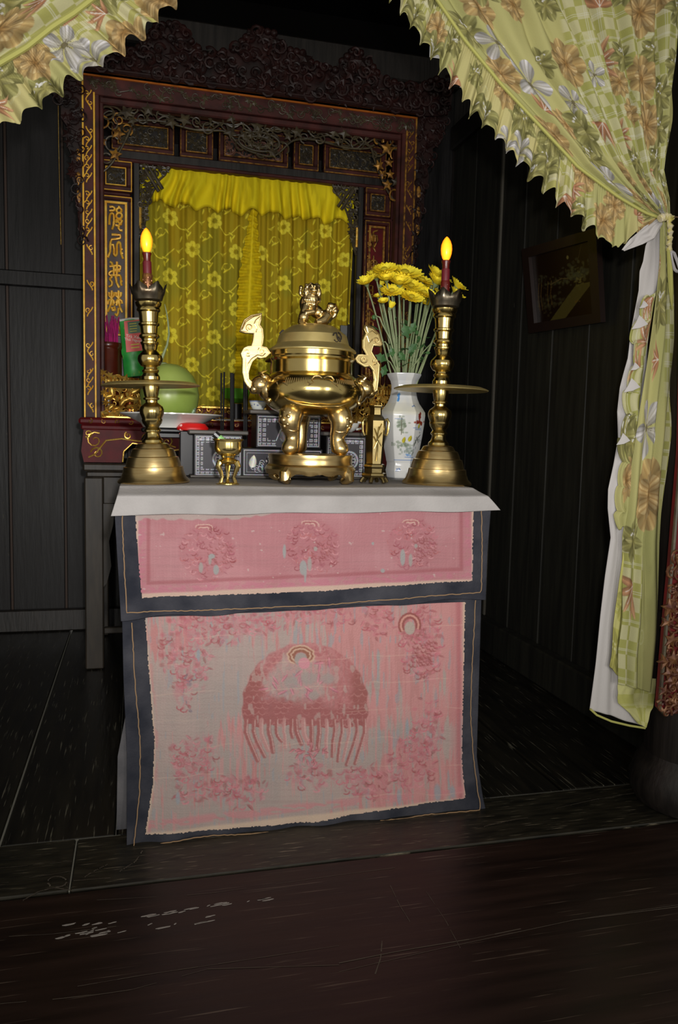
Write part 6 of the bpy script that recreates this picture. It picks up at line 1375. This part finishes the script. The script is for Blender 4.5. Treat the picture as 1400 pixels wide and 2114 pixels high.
# white back of the frill's end under the tie
def cloth_poly(root, name, Lp, Rp, m_, amp, fold, y0, nt=120, ns=40, seed=1): return sheet(root, name, Lp, Rp, nt, ns, 1, 1, fold, amp, seed, y0=y0, m_=m_)
cloth_poly(rc_, 'lining_turned_out', [(1284, 516), (1300, 494), (1330, 468), (1356, 452)], [(1290, 518), (1325, 505), (1350, 492), (1368, 462)], m_lining, .004, 1., YCU-.012)
# lower part below the tie: lining, then the frill in zigzag, then printed folds
cloth_poly(rc_, 'lining', [(1352, 462), (1332, 508), (1327, 540), (1320, 560), (1318, 600), (1310, 640), (1300, 690), (1296, 740), (1282, 800), (1276, 850), (1277, 905), (1268, 960), (1258, 1010), (1257, 1050), (1262, 1110), (1250, 1190), (1240, 1270), (1230, 1370), (1219, 1464)],
           [(1378, 470), (1376, 500), (1372, 540), (1358, 590), (1340, 650), (1335, 760), (1320, 880), (1310, 960), (1300, 1080), (1296, 1160), (1300, 1250), (1310, 1350), (1318, 1400), (1330, 1500)], m_lining, .007, 1.6, YCU+.012, 300, 50, 3)
def zig(px, py, S, T):
    e = 1-S; return px+e*6*np.sin(T*62), py+e*14*np.cos(T*62)
sheet(rc_, 'lower_frill', [(1340, 600), (1325, 640), (1322, 665), (1300, 690), (1312, 730), (1300, 780), (1285, 822), (1297, 850), (1288, 880), (1275, 915), (1292, 945), (1282, 990), (1275, 1010), (1280, 1050), (1272, 1075), (1283, 1085)],
      [(1356, 600), (1342, 680), (1330, 760), (1318, 860), (1312, 900), (1304, 960), (1296, 1040), (1290, 1085)], 360, 44, .16, .75, 1.2, .008, 47, y0=YCU-.002, mod=zig)
# little turned corners showing the white back
for (x, y, s) in ((1322, 672, 18), (1306, 802, 18), (1288, 912, 15), (1330, 632, 10), (1312, 760, 10)):
    A, B_, D_ = P(x-s, y+s*.45, y=YCU-.017), P(x+s*.9, y-s*.15, y=YCU-.02), P(x-s*.1, y-s*1.2, y=YCU-.014)
    M_ = (A+B_+D_)/3+Vector((0, -.004, 0)); o_ = [A, (A+B_)/2+Vector((0, -.003, -.003)), B_, (B_+D_)/2+Vector((0, -.002, 0)), D_, (A+D_)/2+Vector((.002, 0, 0))]
    MB().add(o_+[v+Vector((0, .0015, 0)) for v in o_]+[M_], [(i, 12, (i+1) % 6) for i in range(6)]+[(i, (i+1) % 6, 6+(i+1) % 6, 6+i) for i in range(6)]+[tuple(range(6, 12))]).build('turned_corner', m_lining, rc_)
sheet(rc_, 'hanging_drape', [(1364, 458), (1362, 540), (1356, 600), (1343, 690), (1330, 780), (1320, 860), (1308, 960), (1297, 1060), (1290, 1110), (1290, 1180), (1286, 1280), (1278, 1340), (1278, 1412)],
      [(1380, 458), (1384, 520), (1388, 600), (1390, 700), (1387, 800), (1383, 900), (1376, 980), (1368, 1060), (1364, 1120), (1360, 1220), (1354, 1320), (1344, 1428)], 640, 150, .30, 1.35, 2.6, .010, 53, y0=YCU-.012, gain=1., dens=.35, ckb=.12,
      flowers=((.09, .60, .095, 3), (.16, .79, .12, 1), (.07, 1.06, .10, 2), (.06, .93, .07, 0), (.10, .24, .09, 0), (.13, .40, .07, 2), (.2, .14, .06, 0), (.05, .12, .06, 2)))
sheet(rc_, 'inner_fold', [(1297, 1040), (1292, 1110), (1278, 1200), (1266, 1290), (1262, 1350), (1257, 1375)], [(1306, 1040), (1302, 1110), (1296, 1200), (1290, 1300), (1282, 1360), (1278, 1396)], 200, 40, .08, .5, 1, .005, 59, y0=YCU-.004, tint=((190, 186, 96), .5))
sheet(rc_, 'back_flap', [(1280, 1400), (1276, 1440), (1278, 1452), (1300, 1472), (1318, 1494)], [(1352, 1400), (1350, 1430), (1346, 1460), (1340, 1480), (1334, 1502)], 110, 70, .1, .14, 1.2, .006, 61, y0=YCU+.002, tint=((196, 196, 110), .4))
MB().tube([P(x, y, y=YCU+.008) for x, y in ((1219, 1464), (1232, 1476), (1262, 1489), (1300, 1498), (1332, 1503))], .0035, 6).build('hem_roll', mat('hem_cotton', (170, 168, 92), .9), rc_)
# tie: ruched band, knot loop, hanging ends, string to the nail
tb_ = thing('curtain_tie', 'ruched cloth tie with a loop, holding the right curtain to the pillar', 'tie', (1.53, YCU, 1.8))
g = MB()
for (pts, r) in (([(1362, 452), (1372, 447), (1384, 449), (1387, 455)], .010),):
    q = curve_pts(pts, np.linspace(0, 1, 14)); g.tube([P(x, y, y=YCU-.03) for x, y in q], [r*(1+.25*math.sin(i*2.4)) for i in range(14)], 8)
q = curve_pts([(1381, 452), (1384, 470), (1384, 490), (1382, 508), (1384, 520)], np.linspace(0, 1, 18)); g.tube([P(x+1.5*math.sin(i*1.9), y, y=YCU-.034) for i, (x, y) in enumerate(q)], [.007*(1+.3*math.sin(i*2.1)) for i in range(18)], 8)
g.build('ruched_band', mat('tie_cotton', (206, 196, 170), .9, col2=(196, 184, 84), nscale=60), tb_)
g = MB(); g.tube([P(x, y, y=YCU-.036) for x, y in curve_pts([(1384, 518), (1392, 522), (1399, 540), (1404, 556), (1400, 562), (1393, 556), (1388, 540), (1385, 522)], np.linspace(0, 1, 20))], .0045, 6); g.build('loop', m_lining, tb_)
g = MB(); a = [P(x, y, y=YCU-.038) for x, y in ((1380, 516), (1384, 560), (1386, 600), (1388, 640))]; g.tube(a, [.004, .008, .007, .001], 6); g.build('hanging_end', mat('hem_cotton', (170, 168, 92), .9), tb_)
MB().tube([P(1386, 450, y=YCU-.03), P(1396, 448, y=YCU-.02), Vector((1.60, 2.0, P(1400, 446, y=YCU).z))], .0015, 5).build('string', m_thread, tb_)
# left curtain
lc_ = thing('printed_curtain', 'corner of the flower-printed curtain with frilled edge at the top left', 'curtain', (-.2, YCU, 2.2))
seamL = [(-190, 240), (-80, 178), (0, 130), (54, 98), (109, 54), (152, 27), (187, 0), (250, -50), (330, -120)]
outL = [(-150, 350), (-60, 300), (2, 270), (26, 252), (47, 246), (82, 216), (106, 206), (145, 172), (182, 148), (214, 130), (252, 108), (266, 88), (300, 72), (322, 40), (362, 6), (430, -70)]
ruffle(lc_, 'frill', outL, seamL, 560, 80, 1.15, .20, 14, .011, 71, flowers=((.62, .085, .085, 3), (.50, .06, .08, 1), (.36, .05, .09, 0), (.28, .12, .08, 2), (.8, .08, .07, 2)), flare=6.)
sheet(lc_, 'drape', [(-300, 130), (-180, 0), (-60, -110), (40, -200), (140, -300)], [(-190, 240), (0, 130), (109, 54), (187, 0), (330, -120)], 300, 160, .5, .7, 2.6, .014, 73, y0=YCU, flowers=((.38, .3, .09, 1), (.40, .42, .07, 2)))
MB().tube([P(x, y, y=YCU-.014) for x, y in curve_pts(seamL, np.linspace(0, 1, 50))], .007, 6).build('hem_roll', mat('hem_cotton', (170, 168, 92), .9), lc_)
# clean up helper data
for me in [m_ for m_ in bpy.data.meshes if m_.users == 0]: bpy.data.meshes.remove(me)
